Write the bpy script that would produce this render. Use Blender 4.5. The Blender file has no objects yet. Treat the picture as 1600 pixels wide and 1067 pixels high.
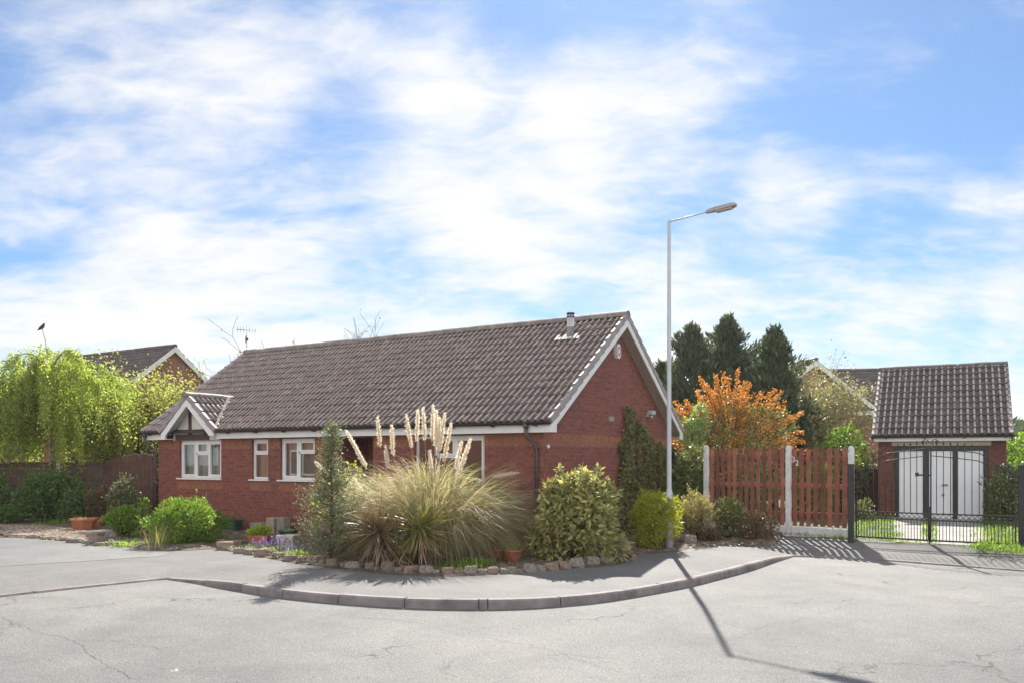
import bpy, bmesh, math, random
import numpy as np
from mathutils import Vector, Matrix

R = math.radians
random.seed(7)
SC = bpy.context.scene
COL = SC.collection

# ---------------------------------------------------------------- survey of the place
F, YH, EYE = 1301.0, 717.0, 1.7          # lens in photo pixels, horizon row, eye height


def gp(px, py, z=0.0):
    """point of the ground (height z) seen at a pixel of the photograph"""
    Y = F * (EYE - z) / (py - YH)
    return Vector(((px - 800) / F * Y, Y, z))


def X(px, Y):
    return (px - 800) / F * Y


def Z(py, Y):
    return EYE + (YH - py) / F * Y


SUN_EL, SUN_AZ = 40.0, 6.3                # sun ahead of the viewer, a little to the right

# ---------------------------------------------------------------- tagging helpers


def tag(o, label=None, cat=None, group=None, kind=None):
    if label: o['label'] = label
    if cat: o['category'] = cat
    if group: o['group'] = group
    if kind: o['kind'] = kind
    return o


def empty(name, loc=(0, 0, 0), rz=0.0, label=None, cat=None, group=None):
    o = bpy.data.objects.new(name, None)
    COL.objects.link(o)
    o.location = loc
    o.rotation_euler = (0, 0, rz)
    o.empty_display_size = 0.2
    return tag(o, label, cat, group)


def link_mesh(name, me, mats, parent=None, loc=None, rz=None):
    o = bpy.data.objects.new(name, me)
    COL.objects.link(o)
    for m in (mats if isinstance(mats, (list, tuple)) else [mats]):
        me.materials.append(m)
    if parent is not None: o.parent = parent
    if loc is not None: o.location = loc
    if rz is not None: o.rotation_euler = (0, 0, rz)
    return o


def box_uv(me):
    """metre-scaled uv: horizontal run / height on walls, x / y on flats"""
    uvl = me.uv_layers.new(name='UVMap')
    n = len(me.loops)
    co = np.empty(len(me.vertices) * 3, np.float32); me.vertices.foreach_get('co', co); co = co.reshape(-1, 3)
    li = np.empty(n, np.int32); me.loops.foreach_get('vertex_index', li)
    nrm = np.empty(len(me.polygons) * 3, np.float32); me.polygons.foreach_get('normal', nrm); nrm = nrm.reshape(-1, 3)
    tot = np.empty(len(me.polygons), np.int32); me.polygons.foreach_get('loop_total', tot)
    ln = np.repeat(nrm, tot, axis=0)
    c = co[li]
    ax = np.abs(ln)
    flat = ax[:, 2] > 0.8
    xs = (ax[:, 0] > ax[:, 1]) & ~flat
    u = np.where(xs, c[:, 1], c[:, 0])
    v = np.where(flat, c[:, 1], c[:, 2])
    uvl.data.foreach_set('uv', np.stack([u, v], 1).astype(np.float32).ravel())


class MB:
    """collects shapes, then links them as one mesh object"""

    def __init__(self):
        self.v = []; self.f = []; self.m = []; self.s = []

    def add(self, vs, fs, mi=0, smooth=False):
        b = len(self.v)
        self.v += [tuple(p) for p in vs]
        for f in fs:
            self.f.append([i + b for i in f]); self.m.append(mi); self.s.append(smooth)
        return self

    def box(self, x0, x1, y0, y1, z0, z1, mi=0, M=None, ch=0.0):
        if ch > 0:
            bm = bmesh.new(); bmesh.ops.create_cube(bm, size=1)
            for v in bm.verts:
                v.co = Vector(((x0 + x1) / 2 + v.co.x * (x1 - x0), (y0 + y1) / 2 + v.co.y * (y1 - y0), (z0 + z1) / 2 + v.co.z * (z1 - z0)))
            bmesh.ops.bevel(bm, geom=bm.edges[:], offset=ch, segments=1, affect='EDGES', profile=0.5)
            bm.verts.index_update()
            vs = [v.co.copy() for v in bm.verts]; fs = [[v.index for v in f.verts] for f in bm.faces]
            bm.free()
        else:
            vs = [Vector(p) for p in ((x0, y0, z0), (x1, y0, z0), (x1, y1, z0), (x0, y1, z0), (x0, y0, z1), (x1, y0, z1), (x1, y1, z1), (x0, y1, z1))]
            fs = [(0, 3, 2, 1), (4, 5, 6, 7), (0, 1, 5, 4), (1, 2, 6, 5), (2, 3, 7, 6), (3, 0, 4, 7)]
        if M is not None: vs = [M @ p for p in vs]
        return self.add(vs, fs, mi)

    def prism(self, poly, a, b, axis='y', mi=0):
        """poly: list of 2-D points; extruded along axis from a to b"""
        def mk(p, t):
            return {'y': (p[0], t, p[1]), 'x': (t, p[0], p[1]), 'z': (p[0], p[1], t)}[axis]
        n = len(poly)
        vs = [mk(p, a) for p in poly] + [mk(p, b) for p in poly]
        fs = [list(range(n))[::-1], list(range(n, 2 * n))] + [(i, (i + 1) % n, (i + 1) % n + n, i + n) for i in range(n)]
        return self.add(vs, fs, mi)

    def tube(self, pts, rad, n=8, mi=0, cap=True, smooth=True, half=None):
        pts = [Vector(p) for p in pts]
        if not isinstance(rad, (list, tuple)): rad = [rad] * len(pts)
        vs = []; up = None
        for i, p in enumerate(pts):
            t = (pts[min(i + 1, len(pts) - 1)] - pts[max(i - 1, 0)])
            if t.length < 1e-9: t = Vector((0, 0, 1))
            t.normalize()
            if up is None:
                up = Vector((0, 0, 1)) if abs(t.z) < 0.9 else Vector((0, 1, 0))
            s = t.cross(up)
            if s.length < 1e-6: s = t.orthogonal()
            s.normalize(); u = s.cross(t).normalized()
            for k in range(n):
                a = 2 * math.pi * k / n
                vs.append(p + (s * math.cos(a) + u * math.sin(a)) * rad[i])
            up = u
        fs = []
        for i in range(len(pts) - 1):
            for k in range(n):
                k2 = (k + 1) % n
                fs.append((i * n + k, i * n + k2, (i + 1) * n + k2, (i + 1) * n + k))
        self.add(vs, fs, mi, smooth)
        if cap:
            b = len(self.v) - len(vs)
            for r, rev in ((0, True), (len(pts) - 1, False)):
                f = [b + r * n + k for k in range(n)]
                self.f.append(f[::-1] if rev else f); self.m.append(mi); self.s.append(False)
        return self

    def lathe(self, prof, n=24, c=(0, 0, 0), mi=0, sx=1.0, sy=1.0, rot=0.0, smooth=True):
        vs = []
        for r, z in prof:
            for k in range(n):
                a = 2 * math.pi * k / n + rot
                vs.append((c[0] + r * math.cos(a) * sx, c[1] + r * math.sin(a) * sy, c[2] + z))
        fs = []
        for i in range(len(prof) - 1):
            for k in range(n):
                k2 = (k + 1) % n
                fs.append((i * n + k, i * n + k2, (i + 1) * n + k2, (i + 1) * n + k))
        self.add(vs, fs, mi, smooth)
        return self

    def build(self, name, mats, parent=None, loc=None, rz=None):
        me = bpy.data.meshes.new(name)
        me.from_pydata([tuple(v) for v in self.v], [], self.f)
        me.polygons.foreach_set('material_index', self.m)
        me.polygons.foreach_set('use_smooth', self.s)
        me.update()
        box_uv(me)
        return link_mesh(name, me, mats, parent, loc, rz)


def quads_mesh(name, V, nq, faces=None):
    """V: (n,3) array; faces (m,4) array -> mesh, fast"""
    me = bpy.data.meshes.new(name)
    V = np.ascontiguousarray(V, np.float32); faces = np.ascontiguousarray(faces, np.int32)
    k = faces.shape[1]
    me.vertices.add(len(V)); me.vertices.foreach_set('co', V.ravel())
    me.loops.add(faces.size); me.loops.foreach_set('vertex_index', faces.ravel())
    me.polygons.add(len(faces))
    me.polygons.foreach_set('loop_start', np.arange(0, faces.size, k, dtype=np.int32))
    me.polygons.foreach_set('loop_total', np.full(len(faces), k, np.int32))
    me.update(calc_edges=True)
    return me


# ---------------------------------------------------------------- materials


def nodes(name):
    m = bpy.data.materials.new(name); m.use_nodes = True
    nt = m.node_tree; nt.nodes.clear()
    out = nt.nodes.new('ShaderNodeOutputMaterial')
    return m, nt, out


def N(nt, typ, **kw):
    n = nt.nodes.new(typ)
    for k, v in kw.items():
        if k.startswith('i_'): n.inputs[k[2:].replace('_', ' ')].default_value = v
        else: setattr(n, k, v)
    return n


def c4(c): return (c[0], c[1], c[2], 1.0)


def ramp(nt, stops, interp='LINEAR'):
    r = nt.nodes.new('ShaderNodeValToRGB'); cr = r.color_ramp; cr.interpolation = interp
    while len(cr.elements) < len(stops): cr.elements.new(0.5)
    for e, (p, c) in zip(cr.elements, stops):
        e.position = p; e.color = c4(c) if len(c) == 3 else c
    return r


def mat(name, col, rough=0.6, var=0.25, scale=6.0, bump=0.0, bscale=None, metal=0.0, spec=0.5, col2=None, detail=6, patch=None):
    m, nt, out = nodes(name); L = nt.links.new
    bs = N(nt, 'ShaderNodeBsdfPrincipled'); bs.inputs['Roughness'].default_value = rough
    bs.inputs['Metallic'].default_value = metal; bs.inputs['Specular IOR Level'].default_value = spec
    tc = N(nt, 'ShaderNodeTexCoord')
    no = N(nt, 'ShaderNodeTexNoise'); no.inputs['Scale'].default_value = scale; no.inputs['Detail'].default_value = detail
    no.inputs['Roughness'].default_value = 0.6
    L(tc.outputs['Object'], no.inputs['Vector'])
    lo = tuple(x * (1 - var) for x in col); hi = tuple(min(1, x * (1 + var)) for x in (col2 or col))
    r = ramp(nt, [(0.3, lo), (0.7, hi)])
    L(no.outputs['Fac'], r.inputs['Fac'])
    last = r.outputs['Color']
    if patch:
        n2 = N(nt, 'ShaderNodeTexNoise'); n2.inputs['Scale'].default_value = patch[1]; n2.inputs['Detail'].default_value = 5
        L(tc.outputs['Object'], n2.inputs['Vector'])
        r2 = ramp(nt, [(patch[2], (0, 0, 0)), (patch[3], (1, 1, 1))]); L(n2.outputs['Fac'], r2.inputs['Fac'])
        mx = N(nt, 'ShaderNodeMix', data_type='RGBA'); L(r2.outputs['Color'], mx.inputs['Factor'])
        L(last, mx.inputs[6]); mx.inputs[7].default_value = c4(patch[0]); last = mx.outputs[2]
    L(last, bs.inputs['Base Color'])
    if bump:
        b = N(nt, 'ShaderNodeBump'); b.inputs['Strength'].default_value = bump; b.inputs['Distance'].default_value = 0.02
        nb = N(nt, 'ShaderNodeTexNoise'); nb.inputs['Scale'].default_value = bscale or scale * 5; nb.inputs['Detail'].default_value = 5
        L(tc.outputs['Object'], nb.inputs['Vector']); L(nb.outputs['Fac'], b.inputs['Height']); L(b.outputs['Normal'], bs.inputs['Normal'])
    L(bs.outputs[0], out.inputs['Surface'])
    return m


def leaf_mat(name, cols, trans=None, tw=0.45, rough=0.45, spec=0.35, scale=1.3):
    """leaves: every leaf its own colour, some light passes through"""
    m, nt, out = nodes(name); L = nt.links.new
    ge = N(nt, 'ShaderNodeNewGeometry')
    n = len(cols)
    r = ramp(nt, [((i + 0.5) / n, c) for i, c in enumerate(cols)])
    tc = N(nt, 'ShaderNodeTexCoord'); no = N(nt, 'ShaderNodeTexNoise'); no.inputs['Scale'].default_value = scale
    no.inputs['Detail'].default_value = 3
    L(tc.outputs['Object'], no.inputs['Vector'])
    mr = N(nt, 'ShaderNodeMapRange'); mr.inputs['From Min'].default_value = 0.3; mr.inputs['From Max'].default_value = 0.7
    L(no.outputs['Fac'], mr.inputs['Value'])
    mix = N(nt, 'ShaderNodeMix', data_type='FLOAT'); mix.inputs['Factor'].default_value = 0.35
    L(ge.outputs['Random Per Island'], mix.inputs[2]); L(mr.outputs['Result'], mix.inputs[3])
    L(mix.outputs[0], r.inputs['Fac'])
    bs = N(nt, 'ShaderNodeBsdfPrincipled'); bs.inputs['Roughness'].default_value = rough
    bs.inputs['Specular IOR Level'].default_value = spec
    L(r.outputs['Color'], bs.inputs['Base Color'])
    tr = N(nt, 'ShaderNodeBsdfTranslucent')
    g = N(nt, 'ShaderNodeMix', data_type='RGBA', blend_type='MULTIPLY'); g.inputs['Factor'].default_value = 1.0
    L(r.outputs['Color'], g.inputs[6]); g.inputs[7].default_value = c4(trans or (2.2, 2.2, 1.3))
    L(g.outputs[2], tr.inputs['Color'])
    ms = N(nt, 'ShaderNodeMixShader'); ms.inputs['Fac'].default_value = tw
    L(bs.outputs[0], ms.inputs[1]); L(tr.outputs[0], ms.inputs[2])
    L(ms.outputs[0], out.inputs['Surface'])
    return m


def brick_mat(name, c1, c2, mortar, bw=0.225, rh=0.075, ms=0.006, offset=0.5, stain=(0.08, 0.035, 0.03)):
    m, nt, out = nodes(name); L = nt.links.new
    uv = N(nt, 'ShaderNodeUVMap'); uv.uv_map = 'UVMap'
    br = N(nt, 'ShaderNodeTexBrick'); br.offset = offset
    br.inputs['Scale'].default_value = 1.0; br.inputs['Brick Width'].default_value = bw; br.inputs['Row Height'].default_value = rh
    br.inputs['Mortar Size'].default_value = ms; br.inputs['Mortar Smooth'].default_value = 0.3; br.inputs['Bias'].default_value = -0.1
    br.inputs['Color1'].default_value = c4(c1); br.inputs['Color2'].default_value = c4(c2); br.inputs['Mortar'].default_value = c4(mortar)
    L(uv.outputs['UV'], br.inputs['Vector'])
    no = N(nt, 'ShaderNodeTexNoise'); no.inputs['Scale'].default_value = 1.1; no.inputs['Detail'].default_value = 8; no.inputs['Roughness'].default_value = 0.65
    L(uv.outputs['UV'], no.inputs['Vector'])
    r = ramp(nt, [(0.42, (0, 0, 0)), (0.72, (0.75, 0.75, 0.75))]); L(no.outputs['Fac'], r.inputs['Fac'])
    mx = N(nt, 'ShaderNodeMix', data_type='RGBA'); L(r.outputs['Color'], mx.inputs['Factor'])
    L(br.outputs['Color'], mx.inputs[6]); mx.inputs[7].default_value = c4(stain)
    n2 = N(nt, 'ShaderNodeTexNoise'); n2.inputs['Scale'].default_value = 14; n2.inputs['Detail'].default_value = 4
    L(uv.outputs['UV'], n2.inputs['Vector'])
    r2 = ramp(nt, [(0.3, (0.75, 0.75, 0.75)), (0.7, (1.3, 1.25, 1.2))]); L(n2.outputs['Fac'], r2.inputs['Fac'])
    m2 = N(nt, 'ShaderNodeMix', data_type='RGBA', blend_type='MULTIPLY'); m2.inputs['Factor'].default_value = 1
    L(mx.outputs[2], m2.inputs[6]); L(r2.outputs['Color'], m2.inputs[7])
    bs = N(nt, 'ShaderNodeBsdfPrincipled'); bs.inputs['Roughness'].default_value = 0.8; bs.inputs['Specular IOR Level'].default_value = 0.3
    L(m2.outputs[2], bs.inputs['Base Color'])
    b = N(nt, 'ShaderNodeBump'); b.inputs['Strength'].default_value = 0.6; b.inputs['Distance'].default_value = 0.01
    inv = N(nt, 'ShaderNodeMath', operation='SUBTRACT'); inv.inputs[0].default_value = 1
    L(br.outputs['Fac'], inv.inputs[1]); L(inv.outputs[0], b.inputs['Height']); L(b.outputs['Normal'], bs.inputs['Normal'])
    L(bs.outputs[0], out.inputs['Surface'])
    return m


def asphalt_mat(name, base, warm=(1, 1, 1), crack=1.0, rough=0.55):
    m, nt, out = nodes(name); L = nt.links.new
    tc = N(nt, 'ShaderNodeTexCoord')
    def noise(s, d=4, ro=0.6, dist=0.0):
        n = N(nt, 'ShaderNodeTexNoise'); n.inputs['Scale'].default_value = s; n.inputs['Detail'].default_value = d
        n.inputs['Roughness'].default_value = ro; n.inputs['Distortion'].default_value = dist
        L(tc.outputs['Object'], n.inputs['Vector']); return n
    fine = noise(75, 3, 0.75)
    r1 = ramp(nt, [(0.34, (0.45, 0.45, 0.45)), (0.5, (1, 1, 1)), (0.68, (1.65, 1.63, 1.58))]); L(fine.outputs['Fac'], r1.inputs['Fac'])
    mid = noise(1.1, 7, 0.65, 0.4)
    r2 = ramp(nt, [(0.3, (0.82, 0.82, 0.83)), (0.5, (1, 1, 0.99)), (0.72, (1.18, 1.17, 1.15))]); L(mid.outputs['Fac'], r2.inputs['Fac'])
    big = noise(0.22, 4, 0.5)
    r3 = ramp(nt, [(0.32, (0.80, 0.80, 0.81)), (0.5, (1, 1, 1)), (0.68, (1.14, 1.13, 1.11))]); L(big.outputs['Fac'], r3.inputs['Fac'])
    col = N(nt, 'ShaderNodeRGB'); col.outputs[0].default_value = c4([base * w for w in warm])
    last = col.outputs[0]
    for r in (r1, r2, r3):
        mm = N(nt, 'ShaderNodeMix', data_type='RGBA', blend_type='MULTIPLY'); mm.inputs['Factor'].default_value = 1
        L(last, mm.inputs[6]); L(r.outputs['Color'], mm.inputs[7]); last = mm.outputs[2]
    # hairline cracks
    wob = noise(1.7, 5, 0.6)
    va = N(nt, 'ShaderNodeVectorMath', operation='SCALE'); va.inputs['Scale'].default_value = 1.1
    L(wob.outputs['Color'], va.inputs[0])
    ad = N(nt, 'ShaderNodeVectorMath', operation='ADD'); L(tc.outputs['Object'], ad.inputs[0]); L(va.outputs[0], ad.inputs[1])
    vo = N(nt, 'ShaderNodeTexVoronoi', feature='DISTANCE_TO_EDGE'); vo.inputs['Scale'].default_value = 0.33
    L(ad.outputs[0], vo.inputs['Vector'])
    rc = ramp(nt, [(0.0, (.9, .9, .9)), (0.003, (.5, .5, .5)), (0.007, (0, 0, 0))]); L(vo.outputs['Distance'], rc.inputs['Fac'])
    gate = noise(0.6, 3); rg = ramp(nt, [(0.47, (0, 0, 0)), (0.60, (crack, crack, crack))]); L(gate.outputs['Fac'], rg.inputs['Fac'])
    mu = N(nt, 'ShaderNodeMath', operation='MULTIPLY'); L(rc.outputs['Color'], mu.inputs[0]); L(rg.outputs['Color'], mu.inputs[1])
    mc = N(nt, 'ShaderNodeMix', data_type='RGBA'); L(mu.outputs[0], mc.inputs['Factor']); L(last, mc.inputs[6])
    mc.inputs[7].default_value = (0.03, 0.03, 0.028, 1); last = mc.outputs[2]
    bs = N(nt, 'ShaderNodeBsdfPrincipled'); bs.inputs['Roughness'].default_value = rough; bs.inputs['Specular IOR Level'].default_value = 0.3
    L(last, bs.inputs['Base Color'])
    b = N(nt, 'ShaderNodeBump'); b.inputs['Strength'].default_value = 0.55; b.inputs['Distance'].default_value = 0.012
    sub = N(nt, 'ShaderNodeMath', operation='SUBTRACT'); L(fine.outputs['Fac'], sub.inputs[0]); L(mu.outputs[0], sub.inputs[1])
    L(sub.outputs[0], b.inputs['Height']); L(b.outputs['Normal'], bs.inputs['Normal'])
    L(bs.outputs[0], out.inputs['Surface'])
    return m


def glass_mat(name):
    m, nt, out = nodes(name); L = nt.links.new
    fr = N(nt, 'ShaderNodeFresnel'); fr.inputs['IOR'].default_value = 2.1
    gl = N(nt, 'ShaderNodeBsdfGlossy'); gl.inputs['Roughness'].default_value = 0.02; gl.inputs['Color'].default_value = (0.95, 0.97, 1, 1)
    tp = N(nt, 'ShaderNodeBsdfTransparent'); tp.inputs['Color'].default_value = (0.8, 0.84, 0.84, 1)
    ms = N(nt, 'ShaderNodeMixShader'); L(fr.outputs[0], ms.inputs['Fac']); L(tp.outputs[0], ms.inputs[1]); L(gl.outputs[0], ms.inputs[2])
    L(ms.outputs[0], out.inputs['Surface'])
    return m


M = {}
M['road'] = asphalt_mat('worn pale tarmac', 0.168, (1, 0.99, 0.955), rough=.8)
M['pave'] = asphalt_mat('grey footway tarmac', 0.15, (1.0, 0.97, 0.95), crack=0.5, rough=.8)
M['patch'] = asphalt_mat('darker drive tarmac', 0.16, (1, 1, 1), crack=0.3)
M['kerb'] = mat('weathered concrete kerb', (0.225, 0.195, 0.19), 0.85, 0.25, 5, 0.35, 60, patch=((0.12, 0.10, 0.10), 3.0, 0.5, 0.75))
M['crack'] = mat('open crack', (0.10, 0.098, 0.093), 0.95, 0.3, 20)
M['drive'] = mat('concrete drive', (0.32, 0.30, 0.27), 0.85, 0.3, 2.5, 0.3, 40)
M['earth'] = mat('earth and turf', (0.07, 0.085, 0.035), 0.95, 0.5, 2.0, 0.5, 20)
M['soil'] = mat('garden soil', (0.10, 0.075, 0.055), 0.95, 0.5, 9.0, 0.8, 40, patch=((0.20, 0.16, 0.12), 5.0, 0.5, 0.65))
M['brick'] = brick_mat('red brick', (0.27, 0.080, 0.056), (0.165, 0.053, 0.043), (0.19, 0.12, 0.10), ms=.008, stain=(0.18, 0.085, 0.075))
M['brick_band'] = brick_mat('orange brick on end', (0.34, 0.135, 0.078), (0.27, 0.10, 0.062), (0.2, 0.13, 0.1), bw=0.075, rh=0.225, offset=0.0, stain=(0.22, 0.11, 0.075))
M['brick_g'] = brick_mat('brown red garage brick', (0.18, 0.062, 0.042), (0.115, 0.042, 0.033), (0.12, 0.08, 0.07), stain=(0.09, 0.04, 0.035))
M['brick_far'] = brick_mat('neighbour brick', (0.33, 0.15, 0.10), (0.27, 0.11, 0.08), (0.30, 0.22, 0.18), stain=(0.2, 0.1, 0.08))
M['tile_roll_lit'] = mat('brown tile roll with painted sunlight', (0.36, 0.285, 0.245), 0.5, 0.35, 3.0, 0.2, 70, spec=0.8, patch=((0.24, 0.20, 0.17), 5.0, 0.58, 0.7))  # sunlight along the roll tops put into the colour
M['tile_groll_lit'] = mat('grey tile roll with painted sunlight', (0.38, 0.32, 0.295), 0.5, 0.35, 3.0, 0.2, 70, spec=0.7, patch=((0.22, 0.20, 0.18), 5.0, 0.58, 0.7))  # garage rolls lightened too, painted as if the sun caught them
M['tile'] = mat('brown concrete tile', (0.10, 0.072, 0.066), 0.6, 0.35, 2.2, 0.2, 70, spec=0.8, patch=((0.27, 0.24, 0.20), 6.0, 0.56, 0.7))  # dark pan colour paints the shade beside the rolls
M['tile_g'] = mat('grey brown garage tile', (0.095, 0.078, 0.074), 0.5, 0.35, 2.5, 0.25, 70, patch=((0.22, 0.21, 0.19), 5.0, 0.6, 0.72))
M['tile_far'] = mat('far roof tile', (0.10, 0.08, 0.075), 0.6, 0.25, 2.0)
M['verge'] = mat('mauve grey verge tile', (0.30, 0.26, 0.26), 0.6, 0.2, 4, 0.2, 40)
M['ridge'] = mat('ridge tile', (0.20, 0.165, 0.155), 0.65, 0.3, 4, 0.3, 40, patch=((0.30, 0.27, 0.22), 6, 0.5, 0.7))
M['white'] = mat('white upvc', (0.78, 0.78, 0.77), 0.35, 0.05, 3)
M['fascia'] = mat('white fascia board', (0.74, 0.735, 0.72), 0.45, 0.08, 3)
M['soffit'] = mat('beige soffit board', (0.42, 0.36, 0.29), 0.7, 0.12, 3)
M['render'] = mat('cream render', (0.62, 0.60, 0.55), 0.85, 0.1, 4)
M['timber'] = mat('dark stained timber', (0.06, 0.035, 0.028), 0.6, 0.3, 6)
M['gutter'] = mat('brown black gutter', (0.035, 0.024, 0.024), 0.35, 0.2, 4)
M['pipe'] = mat('grey brown downpipe', (0.085, 0.065, 0.07), 0.4, 0.2, 4)
M['mortar'] = mat('crumbling mortar', (0.5, 0.45, 0.38), 0.9, 0.3, 15, 0.4, 60)
M['glass'] = glass_mat('window glass')
M['dark'] = mat('dark interior', (0.05, 0.045, 0.04), 0.9, 0.2, 2)
M['curtain'] = mat('pale grey curtain', (0.78, 0.76, 0.70), 0.9, 0.12, 9)
M['blind'] = mat('blind tinted as brick reflection', (0.74, 0.56, 0.45), 0.9, 0.1, 4)  # pink puts the brick reflection of the panes into the colour
M['door'] = mat('dark brown door', (0.10, 0.035, 0.028), 0.4, 0.3, 8)
M['flue'] = mat('galvanised flue', (0.55, 0.56, 0.58), 0.45, 0.15, 5, metal=0.35)
M['lead'] = mat('pale lead flashing', (0.62, 0.60, 0.57), 0.6, 0.2, 6)
M['pink'] = mat('faded pink print', (0.55, 0.18, 0.28), 0.5, 0.05, 3)
M['lamp'] = mat('grey painted steel', (0.47, 0.49, 0.52), 0.45, 0.1, 3, metal=0.1)
M['lamp_head'] = mat('aged lamp head', (0.34, 0.30, 0.29), 0.5, 0.15, 6)
M['lamp_glass'] = mat('frosted lamp bowl', (0.55, 0.50, 0.48), 0.25, 0.1, 6)
M['picket'] = mat('red brown fence stain', (0.25, 0.078, 0.052), 0.7, 0.4, 5, 0.3, 40)
def per_object_tone(m, lo, hi):
    nt = m.node_tree; bs = [n for n in nt.nodes if n.type == 'BSDF_PRINCIPLED'][0]; src = bs.inputs['Base Color'].links[0].from_socket
    oi = nt.nodes.new('ShaderNodeObjectInfo'); r = ramp(nt, [(0, lo), (1, hi)]); nt.links.new(oi.outputs['Random'], r.inputs['Fac'])
    mx = N(nt, 'ShaderNodeMix', data_type='RGBA', blend_type='MULTIPLY'); mx.inputs['Factor'].default_value = 1
    nt.links.new(src, mx.inputs[6]); nt.links.new(r.outputs['Color'], mx.inputs[7]); nt.links.new(mx.outputs[2], bs.inputs['Base Color'])


per_object_tone(M['picket'], (.62, .62, .62), (1.35, 1.42, 1.4))
M['concrete'] = mat('white painted concrete', (0.66, 0.65, 0.63), 0.8, 0.15, 7, 0.2, 40, patch=((0.35, 0.33, 0.30), 9, 0.62, 0.75))
M['iron'] = mat('black painted iron', (0.018, 0.018, 0.02), 0.35, 0.3, 6)
M['garage_door'] = mat('white garage door', (0.76, 0.77, 0.80), 0.4, 0.05, 2)
M['black_paint'] = mat('black paint', (0.014, 0.013, 0.014), 0.4, 0.2, 4)
M['brass'] = mat('door furniture', (0.25, 0.22, 0.18), 0.35, 0.1, 6, metal=0.8)
M['oldfence'] = mat('brown fence board', (0.11, 0.058, 0.042), 0.85, 0.4, 5, 0.4, 30)
M['oldfence2'] = mat('grey brown boarded fence', (0.10, 0.075, 0.055), 0.85, 0.4, 5, 0.4, 30)
M['oldpost'] = mat('grey concrete post', (0.36, 0.34, 0.31), 0.85, 0.2, 7)
M['bark'] = mat('bark', (0.085, 0.062, 0.045), 0.9, 0.4, 8, 0.5, 40)
M['pale_bark'] = mat('pale bark', (0.28, 0.25, 0.21), 0.85, 0.45, 7, 0.4, 40)
M['terracotta'] = mat('terracotta plastic', (0.40, 0.135, 0.07), 0.5, 0.15, 6)
M['terracotta2'] = mat('glazed terracotta', (0.26, 0.085, 0.05), 0.35, 0.25, 7)
M['bluepot'] = mat('slate blue glaze', (0.045, 0.075, 0.115), 0.35, 0.2, 6)
M['tealpot'] = mat('teal glaze', (0.10, 0.22, 0.20), 0.4, 0.15, 6)
M['greenpot'] = mat('dark green plastic', (0.02, 0.075, 0.05), 0.4, 0.2, 6)
M['palebox'] = mat('pale stone planter', (0.45, 0.42, 0.36), 0.85, 0.25, 9, 0.4, 50)
M['block'] = mat('grey concrete block', (0.26, 0.23, 0.20), 0.9, 0.3, 9, 0.4, 50)
M['block2'] = mat('buff concrete block', (0.36, 0.29, 0.22), 0.9, 0.25, 9, 0.4, 50)
M['stone'] = mat('weathered grey stone', (0.235, 0.20, 0.175), 0.9, 0.45, 7, 0.7, 30, patch=((0.36, 0.31, 0.26), 6, 0.5, 0.7))
M['stone2'] = mat('buff brown stone', (0.29, 0.21, 0.16), 0.9, 0.4, 7, 0.7, 30, patch=((0.16, 0.12, 0.10), 5, 0.5, 0.7))
M['paper'] = mat('white paper', (0.8, 0.79, 0.8), 0.8, 0.05, 20)
M['bird'] = mat('dark feathers', (0.045, 0.04, 0.04), 0.6, 0.4, 20)

LF = {}
LF['birch'] = leaf_mat('birch leaf', [(0.145, 0.210, 0.046), (0.246, 0.319, 0.070), (0.348, 0.406, 0.104), (0.203, 0.189, 0.070)], (2.0, 2.0, 1.25), 0.55)
LF['olive'] = leaf_mat('young olive leaf', [(0.162, 0.203, 0.053), (0.270, 0.311, 0.088), (0.257, 0.203, 0.088), (0.338, 0.365, 0.123)], (2.0, 2.1, 1.2), 0.5)
LF['dark'] = leaf_mat('dark shrub leaf', [(0.059, 0.110, 0.043), (0.092, 0.169, 0.056), (0.144, 0.236, 0.076), (0.160, 0.144, 0.076)], (2.0, 2.2, 1.1), 0.35)
LF['bronze'] = leaf_mat('bronze brown leaf', [(0.130, 0.078, 0.058), (0.182, 0.117, 0.078), (0.091, 0.098, 0.052)], None, 0.35)
LF['juniper'] = leaf_mat('juniper spray', [(0.054, 0.101, 0.021), (0.101, 0.169, 0.030), (0.162, 0.243, 0.045), (0.216, 0.284, 0.067)], (2.2, 2.3, 1.0), 0.45)
LF['bright'] = leaf_mat('fresh green leaf', [(0.07, 0.13, 0.02), (0.12, 0.20, 0.03), (0.18, 0.27, 0.05), (0.26, 0.33, 0.09)], (2.1, 2.2, 1.1), 0.45)
LF['thuja'] = leaf_mat('grey green conifer spray', [(0.073, 0.089, 0.056), (0.114, 0.138, 0.082), (0.179, 0.203, 0.114), (0.244, 0.227, 0.145)], (1.8, 1.8, 1.3), 0.35)
LF['cypress'] = leaf_mat('dark cypress spray', [(0.035, 0.058, 0.038), (0.056, 0.085, 0.048), (0.088, 0.120, 0.061), (0.128, 0.160, 0.080)], (1.8, 1.9, 1.2), 0.25)
LF['pampas'] = leaf_mat('pampas blade', [(0.198, 0.213, 0.099), (0.376, 0.352, 0.225), (0.495, 0.448, 0.324), (0.277, 0.309, 0.150), (0.416, 0.331, 0.212)], (1.6, 1.5, 1.1), 0.5)
LF['pampas_dead'] = leaf_mat('dry pampas blade', [(0.246, 0.146, 0.078), (0.358, 0.235, 0.134), (0.470, 0.336, 0.213)], (1.4, 1.3, 1.1), 0.45)
LF['plume'] = leaf_mat('cream plume', [(0.670, 0.584, 0.468), (0.800, 0.743, 0.637), (0.800, 0.800, 0.793)], (1.3, 1.25, 1.15), 0.55)
LF['yucca'] = leaf_mat('red green sword leaf', [(0.165, 0.090, 0.060), (0.240, 0.112, 0.090), (0.150, 0.165, 0.060), (0.300, 0.180, 0.128), (0.150, 0.195, 0.060)], (1.5, 1.5, 1.0), 0.25, rough=0.35, spec=0.5)
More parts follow.
